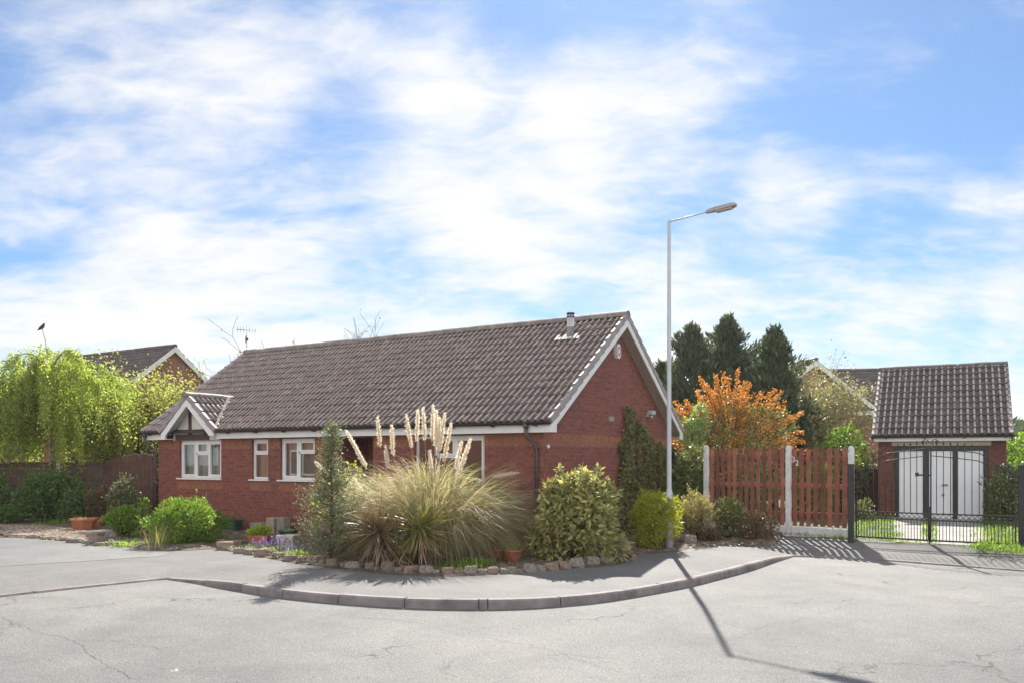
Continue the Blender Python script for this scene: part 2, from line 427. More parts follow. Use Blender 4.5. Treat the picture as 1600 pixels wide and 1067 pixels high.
LF['yucca_green'] = leaf_mat('green sword leaf', [(0.138, 0.150, 0.053), (0.207, 0.210, 0.060), (0.276, 0.255, 0.090), (0.276, 0.135, 0.090)], (1.6, 1.6, 0.9), 0.3, rough=0.35, spec=0.5)
LF['yucca_dead'] = leaf_mat('withered sword leaf', [(0.275, 0.175, 0.125), (0.400, 0.275, 0.213), (0.500, 0.375, 0.312)], (1.2, 1.2, 1.1), 0.25)
LF['laurel'] = leaf_mat('variegated bush leaf', [(0.176, 0.210, 0.076), (0.279, 0.294, 0.113), (0.397, 0.392, 0.164), (0.500, 0.462, 0.214), (0.191, 0.182, 0.076), (0.382, 0.308, 0.139)], (1.6, 1.6, 1.0), 0.35, rough=0.5, spec=0.35)
LF['redleaf'] = leaf_mat('red bush leaf', [(0.30, 0.06, 0.03), (0.36, 0.12, 0.05), (0.24, 0.07, 0.04)], (1.8, 1.3, 1.0), 0.4)
LF['gold'] = leaf_mat('golden leaf', [(0.210, 0.229, 0.038), (0.337, 0.355, 0.051), (0.463, 0.458, 0.077), (0.147, 0.172, 0.044)], (1.7, 1.7, 0.8), 0.45)
LF['lonicera'] = leaf_mat('lime brown leaf', [(0.200, 0.188, 0.075), (0.312, 0.300, 0.125), (0.375, 0.275, 0.163), (0.425, 0.425, 0.188)], (1.6, 1.6, 1.0), 0.4)
LF['orange'] = leaf_mat('orange blossom', [(0.372, 0.167, 0.056), (0.521, 0.258, 0.045), (0.614, 0.347, 0.067), (0.465, 0.218, 0.134)], (1.5, 1.2, 0.8), 0.45)
LF['berberis'] = leaf_mat('berberis leaf', [(0.088, 0.141, 0.053), (0.140, 0.202, 0.070), (0.281, 0.202, 0.088), (0.421, 0.222, 0.088)], (1.8, 1.8, 1.0), 0.35)
LF['pale'] = leaf_mat('pale climber leaf', [(0.20, 0.28, 0.09), (0.30, 0.37, 0.15), (0.42, 0.46, 0.24)], (1.5, 1.6, 1.0), 0.4)
LF['ivy'] = leaf_mat('ivy leaf', [(0.072, 0.096, 0.036), (0.132, 0.168, 0.054), (0.204, 0.240, 0.084), (0.168, 0.120, 0.066)], (1.7, 1.8, 1.0), 0.3)
LF['yellowgreen'] = leaf_mat('yellow green leaf', [(0.18, 0.21, 0.04), (0.28, 0.31, 0.06), (0.38, 0.40, 0.10)], (1.7, 1.7, 0.9), 0.45)
LF['twiggy'] = leaf_mat('small sparse leaf', [(0.156, 0.168, 0.072), (0.264, 0.264, 0.120), (0.360, 0.336, 0.168), (0.216, 0.156, 0.084)], (1.6, 1.6, 1.1), 0.4)
LF['lettuce'] = leaf_mat('lettuce leaf', [(0.22, 0.32, 0.04), (0.34, 0.44, 0.06), (0.45, 0.48, 0.10)], (1.6, 1.6, 0.9), 0.45)
LF['lavender'] = leaf_mat('violet flower', [(0.16, 0.10, 0.42), (0.25, 0.17, 0.55), (0.36, 0.28, 0.62)], (1.4, 1.3, 1.3), 0.35)
LF['silver'] = leaf_mat('silver green leaf', [(0.20, 0.25, 0.10), (0.32, 0.36, 0.18), (0.42, 0.45, 0.26)], (1.4, 1.5, 1.1), 0.35)
LF['grass'] = leaf_mat('grass blade', [(0.07, 0.13, 0.018), (0.12, 0.20, 0.025), (0.18, 0.27, 0.04), (0.24, 0.26, 0.08)], (2.0, 2.1, 0.9), 0.5)
LF['litter'] = leaf_mat('dry leaf', [(0.20, 0.13, 0.08), (0.30, 0.21, 0.13), (0.38, 0.30, 0.2), (0.14, 0.09, 0.06)], None, 0.2)
LF['far'] = leaf_mat('far foliage', [(0.035, 0.06, 0.022), (0.06, 0.09, 0.03), (0.09, 0.12, 0.04)], (1.8, 1.9, 1.1), 0.3)

# ---------------------------------------------------------------- foliage builders


def unit(a):
    return a / np.maximum(np.linalg.norm(a, axis=-1, keepdims=True), 1e-9)


def leaves(name, P, D, Nn, L, W, m, parent=None, fold=0.18, curl=0.0):
    """one mesh of kite-shaped leaves; D length axis, Nn rough normal"""
    n = len(P)
    D = unit(D); S = unit(np.cross(D, Nn)); U = np.cross(S, D)
    L = np.broadcast_to(L, (n,))[:, None]; W = np.broadcast_to(W, (n,))[:, None]
    mid = P + D * L * 0.45
    V = np.empty((n, 4, 3))
    V[:, 0] = P
    V[:, 1] = mid + S * W * 0.5 + U * W * fold
    V[:, 2] = P + D * L - U * L * curl
    V[:, 3] = mid - S * W * 0.5 + U * W * fold
    f = np.arange(n * 4).reshape(n, 4)
    me = quads_mesh(name, V.reshape(-1, 3), n, f)
    return link_mesh(name, me, m, parent)


def blades(name, base, az, e0, e1, Ln, W, m, parent=None, K=7, pw=1.2, taper=0.15, twist=None, rng=None):
    """arching strap leaves: elevation runs from e0 to e1 along each blade"""
    n = len(base)
    t = (np.arange(K) + 0.5) / K
    el = e0[:, None] + (e1 - e0)[:, None] * t[None, :] ** pw
    step = (Ln / K)[:, None]
    h = np.cumsum(np.cos(el) * step, 1); v = np.cumsum(np.sin(el) * step, 1)
    h = np.concatenate([np.zeros((n, 1)), h], 1); v = np.concatenate([np.zeros((n, 1)), v], 1)
    ca, sa = np.cos(az)[:, None], np.sin(az)[:, None]
    P = np.stack([base[:, 0:1] + h * ca, base[:, 1:2] + h * sa, base[:, 2:3] + v], -1)
    tw = twist if twist is not None else np.zeros(n)
    side = np.stack([-np.sin(az) * np.cos(tw), np.cos(az) * np.cos(tw), np.sin(tw)], -1)[:, None, :]
    tt = np.linspace(0, 1, K + 1)
    w = (np.minimum(1, 0.55 + 1.8 * tt) * (1 - tt ** 2.5 * (1 - taper)))[None, :, None] * np.broadcast_to(W, (n,))[:, None, None] * 0.5
    A = P + side * w; B = P - side * w
    V = np.stack([A, B], 2).reshape(-1, 3)
    i = np.arange(n)[:, None] * (K + 1) * 2 + np.arange(K)[None, :] * 2
    f = np.stack([i, i + 1, i + 3, i + 2], -1).reshape(-1, 4)
    me = quads_mesh(name, V, len(f), f)
    return link_mesh(name, me, m, parent)


def rand_dirs(rng, n, up=0.0):
    d = rng.normal(size=(n, 3)); d[:, 2] += up
    return unit(d)


def lobe_points(rng, n, c, rad, nl=16, lobe=0.46, inner=0.2, zmin=0.03, spread=0.62, lobes=None):
    """points (and outward directions) on a cloud of overlapping lobes filling an ellipsoid"""
    c = np.array(c, float); rad = np.array(rad, float)
    if lobes is None:
        ld = rand_dirs(rng, nl, 0.05); lr = spread * rng.uniform(0.55, 1.05, nl) ** 0.7
        lc = ld * lr[:, None]; ls = lobe * rng.uniform(0.65, 1.2, nl)
    else:
        lc, ls = lobes; nl = len(ls)
    out_p = []; out_d = []; got = 0
    pr = ls ** 2 / np.sum(ls ** 2)
    while got < n:
        k = rng.choice(nl, size=n, p=pr)
        d = rand_dirs(rng, n, 0.15)
        r = np.where(rng.random(n) < inner, rng.uniform(0.3, 0.8, n), rng.uniform(0.78, 1.1, n))
        q = lc[k] + d * (ls[k] * r)[:, None]
        dist = np.linalg.norm(q[:, None, :] - lc[None], axis=2) / ls[None]
        keep = (np.sort(dist, 1)[:, 0] > 0.62) | (rng.random(n) < 0.25)
        p = c + q * rad
        lowf = np.clip((c[2] - p[:, 2]) / rad[2], 0, 1)[:, None] ** 2
        upf = np.clip((p[:, 2] - c[2]) / rad[2], 0, 1)[:, None] ** 2
        p[:, :2] = c[:2] + (p[:, :2] - c[:2]) * (1 + .2 * lowf) * (1 - .12 * upf)
        keep &= p[:, 2] > zmin
        out_p.append(p[keep]); out_d.append(unit(d * 0.7 + unit(q) * 0.6)[keep]); got += keep.sum()
        if len(out_p) > 40: break
    return np.concatenate(out_p)[:n], np.concatenate(out_d)[:n]


def stems(mb, rng, base, c, rad, n=9, r0=0.018):
    for i in range(n):
        d = rand_dirs(rng, 1, 0.7)[0]
        e = np.array(c) + d * np.array(rad) * rng.uniform(0.5, 0.85)
        b = np.array(base) + rng.normal(size=3) * np.array([0.06, 0.06, 0])
        m_ = (b + e) / 2 + rng.normal(size=3) * 0.06 + np.array([0, 0, 0.08])
        mb.tube([b, m_, e], [r0, r0 * 0.7, r0 * 0.3], 5)


def shrub(name, label, cat, x, y, w, d, h, leaf, n, L, W, seed, z0=0.0, nl=16, lobe=0.46, inner=0.2, shoots=0, shoot_len=0.25,
          up=0.3, hang=0.0, group=None, fold=0.18, low=0.42, extra=None, spread=0.62, stem_mat='bark'):
    rng = np.random.default_rng(seed)
    root = empty(name, (x, y, z0), 0, label, cat, group)
    c = (0, 0, h * 0.43); rad = (w / 2, d / 2, h * 0.57)
    P, D = lobe_points(rng, n, c, rad, nl, lobe, inner, spread=spread)
    if shoots:
        k = rng.choice(len(P), shoots)
        k = k[P[k][:, 2] > h * low]
        sd = unit(D[k] * 0.8 + np.array([0, 0, 0.7]) + rng.normal(size=(len(k), 3)) * 0.25)
        m = 14
        t = np.linspace(0.05, 1, m)
        sl = shoot_len * rng.uniform(0.4, 1.1, len(k))
        SP = (P[k][:, None, :] + sd[:, None, :] * (t[None, :, None] * sl[:, None, None])).reshape(-1, 3)
        SD = unit(np.repeat(sd, m, 0) * 0.7 + rng.normal(size=(len(SP), 3)) * 0.7)
        P = np.concatenate([P, SP]); D = np.concatenate([D, SD])
    nn = len(P)
    dirs = unit(D * 0.8 + rng.normal(size=(nn, 3)) * 0.75 + np.array([0, 0, up - hang]))
    nor = unit(D + rng.normal(size=(nn, 3)) * 0.6 + np.array([0, 0, 0.35]))
    s = rng.uniform(0.6, 1.25, nn)
    leaves('foliage', P, dirs, nor, L * s, W * s, LF[leaf], root, fold)
    if extra:
        lf, cnt, zl = extra
        kk = rng.choice(nn, cnt); kk = kk[(P[kk][:, 2] > zl[0] * h) & (P[kk][:, 2] < zl[1] * h)]
        leaves('coloured_leaves', P[kk] + D[kk] * 0.03, dirs[kk], nor[kk], L * s[kk], W * s[kk], LF[lf], root, fold)
    mb = MB(); stems(mb, rng, (0, 0, 0), c, rad, 10, 0.012 + 0.006 * h)
    mb.build('stem', M[stem_mat], root)
    return root


def grow(mb, rng, p, d, ln, r, lvl, tips, sides=5, curve=0.25, kids=(3, 4), spread=0.7, shrink=0.68, grav=0.0, minr=0.004):
    """recursive bare branches; collects tip points"""
    pts = [np.array(p, float)]; dd = np.array(d, float); k = 4
    for i in range(k):
        dd = unit(dd + rng.normal(size=3) * curve * 0.5 + np.array([0, 0, -grav]))
        pts.append(pts[-1] + dd * ln / k)
    rr = [max(minr, r * (1 - 0.45 * i / k)) for i in range(k + 1)]
    mb.tube(pts, rr, sides if lvl > 0 else 4, cap=False)
    if lvl == 0:
        for i in (1, 2, 3, 4): tips.append((pts[i], dd.copy()))
        return
    nk = rng.integers(kids[0], kids[1] + 1)
    for i in range(nk):
        t = rng.uniform(0.45, 1.0) if i else 1.0
        j = min(k, max(1, int(round(t * k))))
        nd = unit(dd + rng.normal(size=3) * spread + np.array([0, 0, 0.15]))
        grow(mb, rng, pts[j], nd, ln * shrink * rng.uniform(0.75, 1.15), rr[j] * 0.68, lvl - 1, tips, sides, curve, kids, spread, shrink, grav, minr)


def branch_tree(name, label, x, y, h, trunk, levels, leaf, nleaf, L, seed, dir0=(0, 0, 1), r0=0.07, bark='bark', spread=0.6, kids=(3, 4), shrink=0.7, jit=0.12, stemsn=1, cat='tree', group=None, wide=1.0):
    rng = np.random.default_rng(seed)
    root = empty(name, (x, y, 0), 0, label, cat, group)
    mb = MB(); tips = []
    for s in range(stemsn):
        d = unit(np.array(dir0) + rng.normal(size=3) * (0.25 if stemsn > 1 else 0.05) * np.array([1, 1, 0.2]))
        grow(mb, rng, (rng.normal() * 0.08, rng.normal() * 0.08, 0), d, trunk, r0, levels, tips, 6, 0.22, kids, spread, shrink)
    top = max(t[0][2] for t in tips); k = h / top
    mb.v = [(a * k * wide, b * k, c * k) for a, b, c in mb.v]
    mb.build('trunk', M[bark], root)
    T = np.array([t[0] for t in tips]) * k * np.array([wide, 1, 1]); TD = np.array([t[1] for t in tips])
    i = rng.choice(len(T), nleaf)
    P = T[i] + rng.normal(size=(nleaf, 3)) * jit
    D = unit(TD[i] * 0.4 + rng.normal(size=(nleaf, 3)))
    s = rng.uniform(0.6, 1.3, nleaf)
    leaves('crown', P, D, rand_dirs(rng, nleaf, 0.6), L * s, L * 0.62 * s, LF[leaf], root)
    return root

# ================================================================ SETTING

ZR = -0.11                                # road surface


def sheet(name, pts, m, z=None, kind='structure'):
    bm = bmesh.new()
    vs = [bm.verts.new((p[0], p[1], p[2] if z is None else z)) for p in pts]
    bm.faces.new(vs)
    bmesh.ops.triangulate(bm, faces=bm.faces[:])
    bmesh.ops.recalc_face_normals(bm, faces=bm.faces[:])
    if bm.faces[:][0].normal.z < 0: bmesh.ops.reverse_faces(bm, faces=bm.faces[:])
    me = bpy.data.meshes.new(name); bm.to_mesh(me); bm.free(); box_uv(me)
    return tag(link_mesh(name, me, m), kind=kind)


sheet('ground', [(-320, -200), (320, -200), (320, 320), (-320, 320)], M['earth'], -0.55)
def road():
    ys = [17.5, 10.2, 9.6, 8, 6, 4, 2, -2, -40]
    zs = [0, 0, -.02, -.105, -.215, -.31, -.36, -.36, -.36]
    mb = MB(); vs = [(x_, y_, ZR + z_) for y_, z_ in zip(ys, zs) for x_ in (-60, -20, 0, 20, 60)]
    mb.add(vs, [(i * 5 + k, (i + 1) * 5 + k, (i + 1) * 5 + k + 1, i * 5 + k + 1) for i in range(len(ys) - 1) for k in range(4)], 0, True)
    return tag(mb.build('road', M['road']), kind='structure')


def road_cracks():
    mb = MB(); rnd = random.Random(12)
    for line, wd in (([(0, 962), (60, 984), (140, 1008), (175, 1035), (215, 1062)], .014), ([(520, 958), (640, 972), (720, 990), (830, 1006), (930, 1040), (1010, 1066)], .010),
                     ([(1080, 1012), (1180, 985), (1300, 955), (1380, 925), (1420, 898)], .008), ([(1200, 1010), (1330, 1000), (1480, 1020), (1600, 1052)], .007), ([(120, 1000), (190, 1003), (260, 1018)], .012)):
        pts = []
        for px, py in line:
            q = gp(px, py, ZR)
            for _ in range(4): q = gp(px, py, road_z(q.y))
            pts.append(q)
        fine = []
        for a, b in zip(pts[:-1], pts[1:]):
            n = max(3, int((b - a).length / .06))
            for k in range(n): fine.append(a.lerp(b, k / n))
        off = 0; L_ = []; R_ = []
        for i, p in enumerate(fine):
            t = fine[min(i + 1, len(fine) - 1)] - fine[max(i - 1, 0)]; nr = Vector((-t.y, t.x, 0)).normalized()
            off = off * .86 + rnd.uniform(-.028, .028); w = wd * rnd.uniform(.1, .5)
            c = p + nr * off
            L_.append((c.x + nr.x * w / 2, c.y + nr.y * w / 2, road_z(c.y) + .004)); R_.append((c.x - nr.x * w / 2, c.y - nr.y * w / 2, road_z(c.y) + .004))
        n = len(L_)
        mb.add(L_ + R_, [(i, n + i, n + i + 1, i + 1) for i in range(n - 1)])
    return tag(mb.build('road_crack', M['crack']), kind='structure')


def road_z(y): return ZR + float(np.interp(y, [2, 4, 6, 8, 9.6, 10.2], [-.36, -.31, -.215, -.105, -.02, 0]))


road()
road_cracks()

# kerb line (front top edge), pixel + height of its top above the garden
KP = [(-420, 980, -0.085), (0, 929.5, -0.085), (135, 915, -0.085), (258, 902, -0.083), (300, 905, -0.06), (355, 909, -0.015), (430, 919, 0.0), (520, 928, 0), (630, 934.5, 0),
      (748, 936.5, 0), (850, 934, 0), (950, 925.5, 0), (1062, 907, 0), (1115, 895, 0), (1172, 880.5, 0), (1212, 870.5, -0.03), (1240, 866.5, -0.075),
      (1300, 869, -0.085), (1400, 875, -0.085), (1600, 890, -0.085), (1900, 916, -0.085)]
KW = [gp(a, b, c) for a, b, c in KP]
# smooth resample
KS = []
for i in range(len(KW) - 1):
    p0, p1, p2, p3 = KW[max(i - 1, 0)], KW[i], KW[i + 1], KW[min(i + 2, len(KW) - 1)]
    sharp = i in (0, 1, 2, 3, 15, 16, 17, 18, 19)
    for k in range(6):
        t = k / 6
        if sharp: q = p1.lerp(p2, t)
        else:
            q = 0.5 * ((2 * p1) + (p2 - p0) * t + (2 * p0 - 5 * p1 + 4 * p2 - p3) * t * t + (3 * p1 - p0 - 3 * p2 + p3) * t ** 3)
            q.z = p1.z + (p2.z - p1.z) * t
        KS.append(q)
KS.append(KW[-1])


def offs(pts, d):
    out = []
    for i, p in enumerate(pts):
        t = pts[min(i + 1, len(pts) - 1)] - pts[max(i - 1, 0)]
        nrm = Vector((-t.y, t.x, 0)).normalized()
        out.append(Vector((p.x + nrm.x * d, p.y + nrm.y * d, p.z)))
    return out


def kerb():
    mb = MB()
    arc = [0.0]
    for i in range(1, len(KS)): arc.append(arc[-1] + (KS[i] - KS[i - 1]).length)
    inn = offs(KS, 0.125)

    def at(s):
        for i in range(1, len(arc)):
            if arc[i] >= s or i == len(arc) - 1:
                t = (s - arc[i - 1]) / max(1e-6, arc[i] - arc[i - 1])
                return KS[i - 1].lerp(KS[i], t), inn[i - 1].lerp(inn[i], t)
    s = 0.0; stones = []
    jn = arc[np.argmin([abs(p.x - X(742, 10.1)) + abs(p.y - 10.1) for p in KS])]
    step = 0.915
    s = jn - step * math.floor(jn / step)
    cuts = [0.0]
    while s < arc[-1]:
        cuts.append(s)
        if abs(s - jn) < 1e-3: cuts.append(s + 0.11); s += 0.11
        s += step
    cuts.append(arc[-1])
    rnd = random.Random(3)
    for a, b in zip(cuts[:-1], cuts[1:]):
        if b - a < 0.03: continue
        a += 0.006; b -= 0.006
        dz = rnd.uniform(-0.004, 0.004)
        n = max(2, int((b - a) / 0.15) + 1)
        rings = []
        for k in range(n):
            f, g = at(a + (b - a) * k / (n - 1))
            h = Vector((g.x - f.x, g.y - f.y, 0)).normalized()
            zt = f.z + dz
            pr = [f + h * -0.012, f + h * -0.004, f + h * 0.014, g - h * 0.006, g]
            zz = [-0.6, zt - 0.022, zt, zt, zt - 0.2]
            rings.append([(p.x, p.y, z) for p, z in zip(pr, zz)])
        vs = [p for r in rings for p in r]; w = 5
        fs = [(i * w + j, i * w + j + 1, (i + 1) * w + j + 1, (i + 1) * w + j) for i in range(n - 1) for j in range(w - 1)]
        fs = [tuple(reversed(f)) for f in fs]
        fs += [tuple(range(w)), tuple((n - 1) * w + j for j in range(w))[::-1]]
        mb.add(vs, fs)
    return tag(mb.build('kerb', M['kerb']), kind='structure')


kerb()
IN = offs(KS, 0.125)
OFF = [a.lerp(b, float(np.interp(800 + F * a.x / a.y, [1200, 1290], [1, .42]))) for a, b in zip(offs(KS, .0), offs(KS, 1.15))]


GZ = 0.12                                 # the drive rises to this height at the gate


def radial(name, edge, pxs, deps, m, z, rows=1, zf=None):
    """sheet between an edge line and a back line further out"""
    mb = MB(); n = len(edge); vs = []
    for k in range(rows + 1):
        for i, p in enumerate(edge):
            dpt = max(p.y + .3, float(np.interp(800 + F * p.x / p.y, pxs, deps))); q = Vector((p.x, p.y, 0)) * (dpt / p.y)
            t = k / rows; c = Vector((p.x, p.y, 0)).lerp(q, t)
            vs.append((c.x, c.y, z if zf is None or k == 0 else zf(800 + F * p.x / p.y, t)))
    mb.add(vs, [(k * n + i, k * n + i + 1, (k + 1) * n + i + 1, (k + 1) * n + i) for k in range(rows) for i in range(n - 1)], 0, rows > 1)
    return tag(mb.build(name, m), kind='structure')


def pavement():
    mb = MB()
    n = len(KS)
    a = [Vector((p.x, p.y, p.z - 0.006)) for p in IN]
    ramp_ = []
    for i in range(n):
        p, q = IN[i], OFF[i]
        ramp_.append(a[i])
    rows = []
    for k in range(5):
        t = k / 4
        rows.append([Vector((IN[i].x + (OFF[i].x - IN[i].x) * t, IN[i].y + (OFF[i].y - IN[i].y) * t, (KS[i].z - 0.006) * (1 - t) ** 1.3)) for i in range(n)])
    vs = [p for r in rows for p in r]
    fs = [(k * n + i, k * n + i + 1, (k + 1) * n + i + 1, (k + 1) * n + i) for k in range(4) for i in range(n - 1)]
    mb.add(vs, fs, 0, True)
    o = mb.build('pavement', M['pave'])
    tag(o, kind='structure')
    radial('footway', OFF, [-420, 340, 1230, 1330, 1452, 1588, 1900], [26, 23, 18.2, 16.8, 15.55, 14.95, 14.7], M['pave'], 0.0, 10, lambda px, t: GZ * float(np.interp(px, [1130, 1290], [0, 1])) * (t * t * (3 - 2 * t)))


pavement()
# land behind the footway: garden ground
sheet('garden_ground', [(-80, 24.5), (-8, 21.5), (0, 19.9), (5.6, 18.2), (80, 30), (80, 140), (-80, 140)], M['earth'], -0.012)
sheet('lawn', [(X(1215, 18.4), 18.4), (X(1232, 18.1), 18.1), (X(1330, 16.72), 16.72), (X(1452, 15.48), 15.48), (X(1588, 14.88), 14.88), (X(1900, 14.65), 14.65), (60, 14.5), (60, 60), (14, 60)], M['earth'], GZ - .01)
# older, darker tarmac of the drive at the side
dp = [gp(-300, 878), gp(0, 884.5), gp(70, 880), gp(140, 876), gp(250, 868.5), gp(270, 862), gp(225, 859), gp(150, 849.5), gp(60, 842), gp(-300, 832)]
sheet('driveway', [(p.x, p.y) for p in dp], M['patch'], 0.004)

# planting bed and gravel
BED = [gp(*p) for p in [(-260, 832), (0, 836), (60, 840), (150, 848), (232, 858), (285, 860), (338, 857), (400, 868), (470, 881), (530, 888), (600, 896), (680, 900), (740, 899), (800, 895), (880, 889), (960, 882), (990, 868), (1060, 861), (1090, 853), (1210, 852), (1235, 834)]]


def soil():
    edge = []
    for a, b in zip(BED[:-1], BED[1:]):
        n = max(1, int((b - a).length / .3)); edge += [a.lerp(b, k / n) for k in range(n)]
    edge.append(BED[-1]); rnd = random.Random(5)
    edge = [Vector((p.x, p.y, 0)) for p in edge]
    radial('planting_bed', edge, [-260, 240, 700, 860, 1045, 1110, 1235], [25, 22.5, 17, 15.7, 20.6, 18.9, 17.9], M['soil'], .006, 12, lambda px, t: .03 + rnd.uniform(0, .035) + .11 * max(0, min(1, (px - 1090) / 90)) * min(1, t * 1.6))


soil()


def pebbles(name, poly, n, size, m, seed, z=0.03):
    rng = np.random.default_rng(seed)
    P = np.array([(p[0], p[1]) for p in poly])
    lo, hi = P.min(0), P.max(0); pts = []
    def inside(q):
        c = np.zeros(len(q), bool); j = len(P) - 1
        for i in range(len(P)):
            a, b = P[i], P[j]
            cond = ((a[1] > q[:, 1]) != (b[1] > q[:, 1])) & (q[:, 0] < (b[0] - a[0]) * (q[:, 1] - a[1]) / (b[1] - a[1] + 1e-12) + a[0])
            c ^= cond; j = i
        return c
    while len(pts) < n:
        q = rng.uniform(lo, hi, (n, 2)); pts += list(q[inside(q)])
    q = np.array(pts[:n])
    s = size * rng.uniform(0.5, 1.3, n)
    oct_ = np.array([(1, 0, 0), (0, 1, 0), (-1, 0, 0), (0, -1, 0), (0, 0, 0.7), (0, 0, -0.7)])
    V = oct_[None] * s[:, None, None] * rng.uniform(0.6, 1.2, (n, 6, 1))
    a = rng.uniform(0, 6.28, n); ca, sa = np.cos(a)[:, None], np.sin(a)[:, None]
    x = V[:, :, 0] * ca - V[:, :, 1] * sa; y = V[:, :, 0] * sa + V[:, :, 1] * ca
    V = np.stack([x + q[:, 0:1], y + q[:, 1:2], V[:, :, 2] + z + rng.uniform(0, 0.02, n)[:, None]], -1)
    tri = np.array([(0, 1, 4), (1, 2, 4), (2, 3, 4), (3, 0, 4), (1, 0, 5), (2, 1, 5), (3, 2, 5), (0, 3, 5)])
    f = (np.arange(n)[:, None, None] * 6 + tri[None]).reshape(-1, 3)
    me = quads_mesh(name, V.reshape(-1, 3), 0, f)
    return tag(link_mesh(name, me, m), kind='stuff')


M['pebble'] = leaf_mat('buff gravel', [(0.36, 0.28, 0.20), (0.26, 0.21, 0.17), (0.46, 0.38, 0.29), (0.30, 0.20, 0.15), (0.40, 0.36, 0.32)], tw=0.0, rough=0.9)
gpoly = [gp(*p) for p in [(-120, 836), (0, 836.5), (60, 840), (150, 848), (160, 838), (120, 829), (70, 823), (0, 822), (-120, 820)]]
tag(pebbles('gravel', gpoly, 6000, 0.028, M['pebble'], 4), 'buff gravel spread beside the drive in front of the dark shrubs', 'gravel')

# garage drive and the turf either side of it
sheet('garage_drive', [tuple(gp(a, b, GZ))[:2] for a, b in ((1395, 806), (1530, 806), (1548, 853), (1398, 846))], M['drive'], GZ + .006)


def grass(name, label, poly, n, hgt, seed, w=0.012, m='grass', z=0.0, skip=None):
    rng = np.random.default_rng(seed)
    P = np.array([(p[0], p[1]) for p in poly]); lo, hi = P.min(0), P.max(0)
    q = rng.uniform(lo, hi, (n * 3, 2)); c = np.zeros(len(q), bool); j = len(P) - 1
    for i in range(len(P)):
        a, b = P[i], P[j]
        c ^= ((a[1] > q[:, 1]) != (b[1] > q[:, 1])) & (q[:, 0] < (b[0] - a[0]) * (q[:, 1] - a[1]) / (b[1] - a[1] + 1e-12) + a[0]); j = i
    # tufty: thin out by a cheap wave pattern
    v = np.sin(q[:, 0] * 3.1 + np.sin(q[:, 1] * 2.3) * 2) + np.sin(q[:, 1] * 4.3 + q[:, 0])
    c &= rng.random(len(q)) < np.clip(0.55 + 0.35 * v, 0.08, 1)
    if skip is not None: c &= ~skip(q)
    q = q[c][:n]; k = len(q)
    base = np.c_[q, np.full(k, z)]
    o = blades(name, base, rng.uniform(0, 6.28, k), rng.uniform(0.9, 1.5, k), rng.uniform(-0.5, 0.9, k), hgt * rng.uniform(0.4, 1.2, k), w, LF[m], K=3, rng=rng)
    return tag(o, label, 'grass', kind='stuff')


def on_drive(q):
    px = 800 + F * q[:, 0] / q[:, 1]
    return (px > 1400 + 12 * np.sin(q[:, 1] * 3)) & (px < 1528 + 14 * np.sin(q[:, 1] * 4)) & (np.abs(px - 1452) > 12)


gr = [gp(1330, 840, GZ), gp(1452, 848, GZ), gp(1600, 856, GZ), gp(1680, 860, GZ), (17, 22), (14, 25), (9, 25.5), gp(1336, 808, GZ)]
grass('grass', 'rough sunlit grass either side of the garage drive behind the gate', gr, 16000, 0.13, 11, 0.014, z=GZ, skip=on_drive)

# ================================================================ ROOF TILES


def tile_bm(width, slope_len, gauge, pitch, c0=0, c1=None, roll=0.04, lip=0.028, x0=0.0, jit=0.006, seed=1):
    """single-roll tiles in a flat frame: x along the eave, y up the slope, z out of the roof"""
    rnd = random.Random(seed)
    bm = bmesh.new()
    nc = int(math.ceil(slope_len / gauge)); c1 = nc if c1 is None else c1
    prof = [(0.0, 0.0), (0.36, 0.0), (0.44, 0.30), (0.54, 0.72), (0.62, 0.94), (0.69, 1.0), (0.76, 0.94), (0.85, 0.70), (0.94, 0.28), (1.0, 0.0)]
    nx = int(math.ceil(width / pitch - 1e-6))
    for c in range(c0, c1):
        ya = c * gauge; yb = min((c + 1) * gauge, slope_len) + 0.0
        for i in range(nx):
            dz = rnd.uniform(-1, 1) * jit; dy = rnd.uniform(-1, 1) * jit
            up = []; lo = []; bt = []
            for t, h in prof:
                x = x0 + (i + t) * pitch
                x = min(x, x0 + width)
                lo.append(bm.verts.new((x, ya + dy, lip + h * roll + dz)))
                up.append(bm.verts.new((x, yb + 0.01, 0.004 + h * roll * 0.85 + dz * 0.3)))
                bt.append(bm.verts.new((x, ya + dy, -0.004 + h * roll * 0.8)))
            for k in range(len(prof) - 1):
                f = bm.faces.new((lo[k], lo[k + 1], up[k + 1], up[k])); f.smooth = True
                f.material_index = 1 if prof[k][1] + prof[k + 1][1] > 1.5 else 0  # second material on roll tops, where sunlight is painted into the colour
                bm.faces.new((bt[k], bt[k + 1], lo[k + 1], lo[k]))
    return bm


def place_bm(bm, origin, ex, ey, ez):
    Mx = Matrix(((ex[0], ey[0], ez[0], origin[0]), (ex[1], ey[1], ez[1], origin[1]), (ex[2], ey[2], ez[2], origin[2]), (0, 0, 0, 1)))
    bmesh.ops.transform(bm, matrix=Mx, verts=bm.verts[:])


def bm_obj(bms, name, m, parent):
    me = bpy.data.meshes.new(name)
    b = bmesh.new()
    for x in bms:
        t = bpy.data.meshes.new('tmp'); x.to_mesh(t); b.from_mesh(t); x.free(); bpy.data.meshes.remove(t)
    b.to_mesh(me); b.free(); box_uv(me)
    return link_mesh(name, me, m, parent)


def clip(bm, co, no):
    """keep the side the normal points away from"""
    bmesh.ops.bisect_plane(bm, geom=bm.verts[:] + bm.edges[:] + bm.faces[:], plane_co=co, plane_no=no, clear_outer=True)


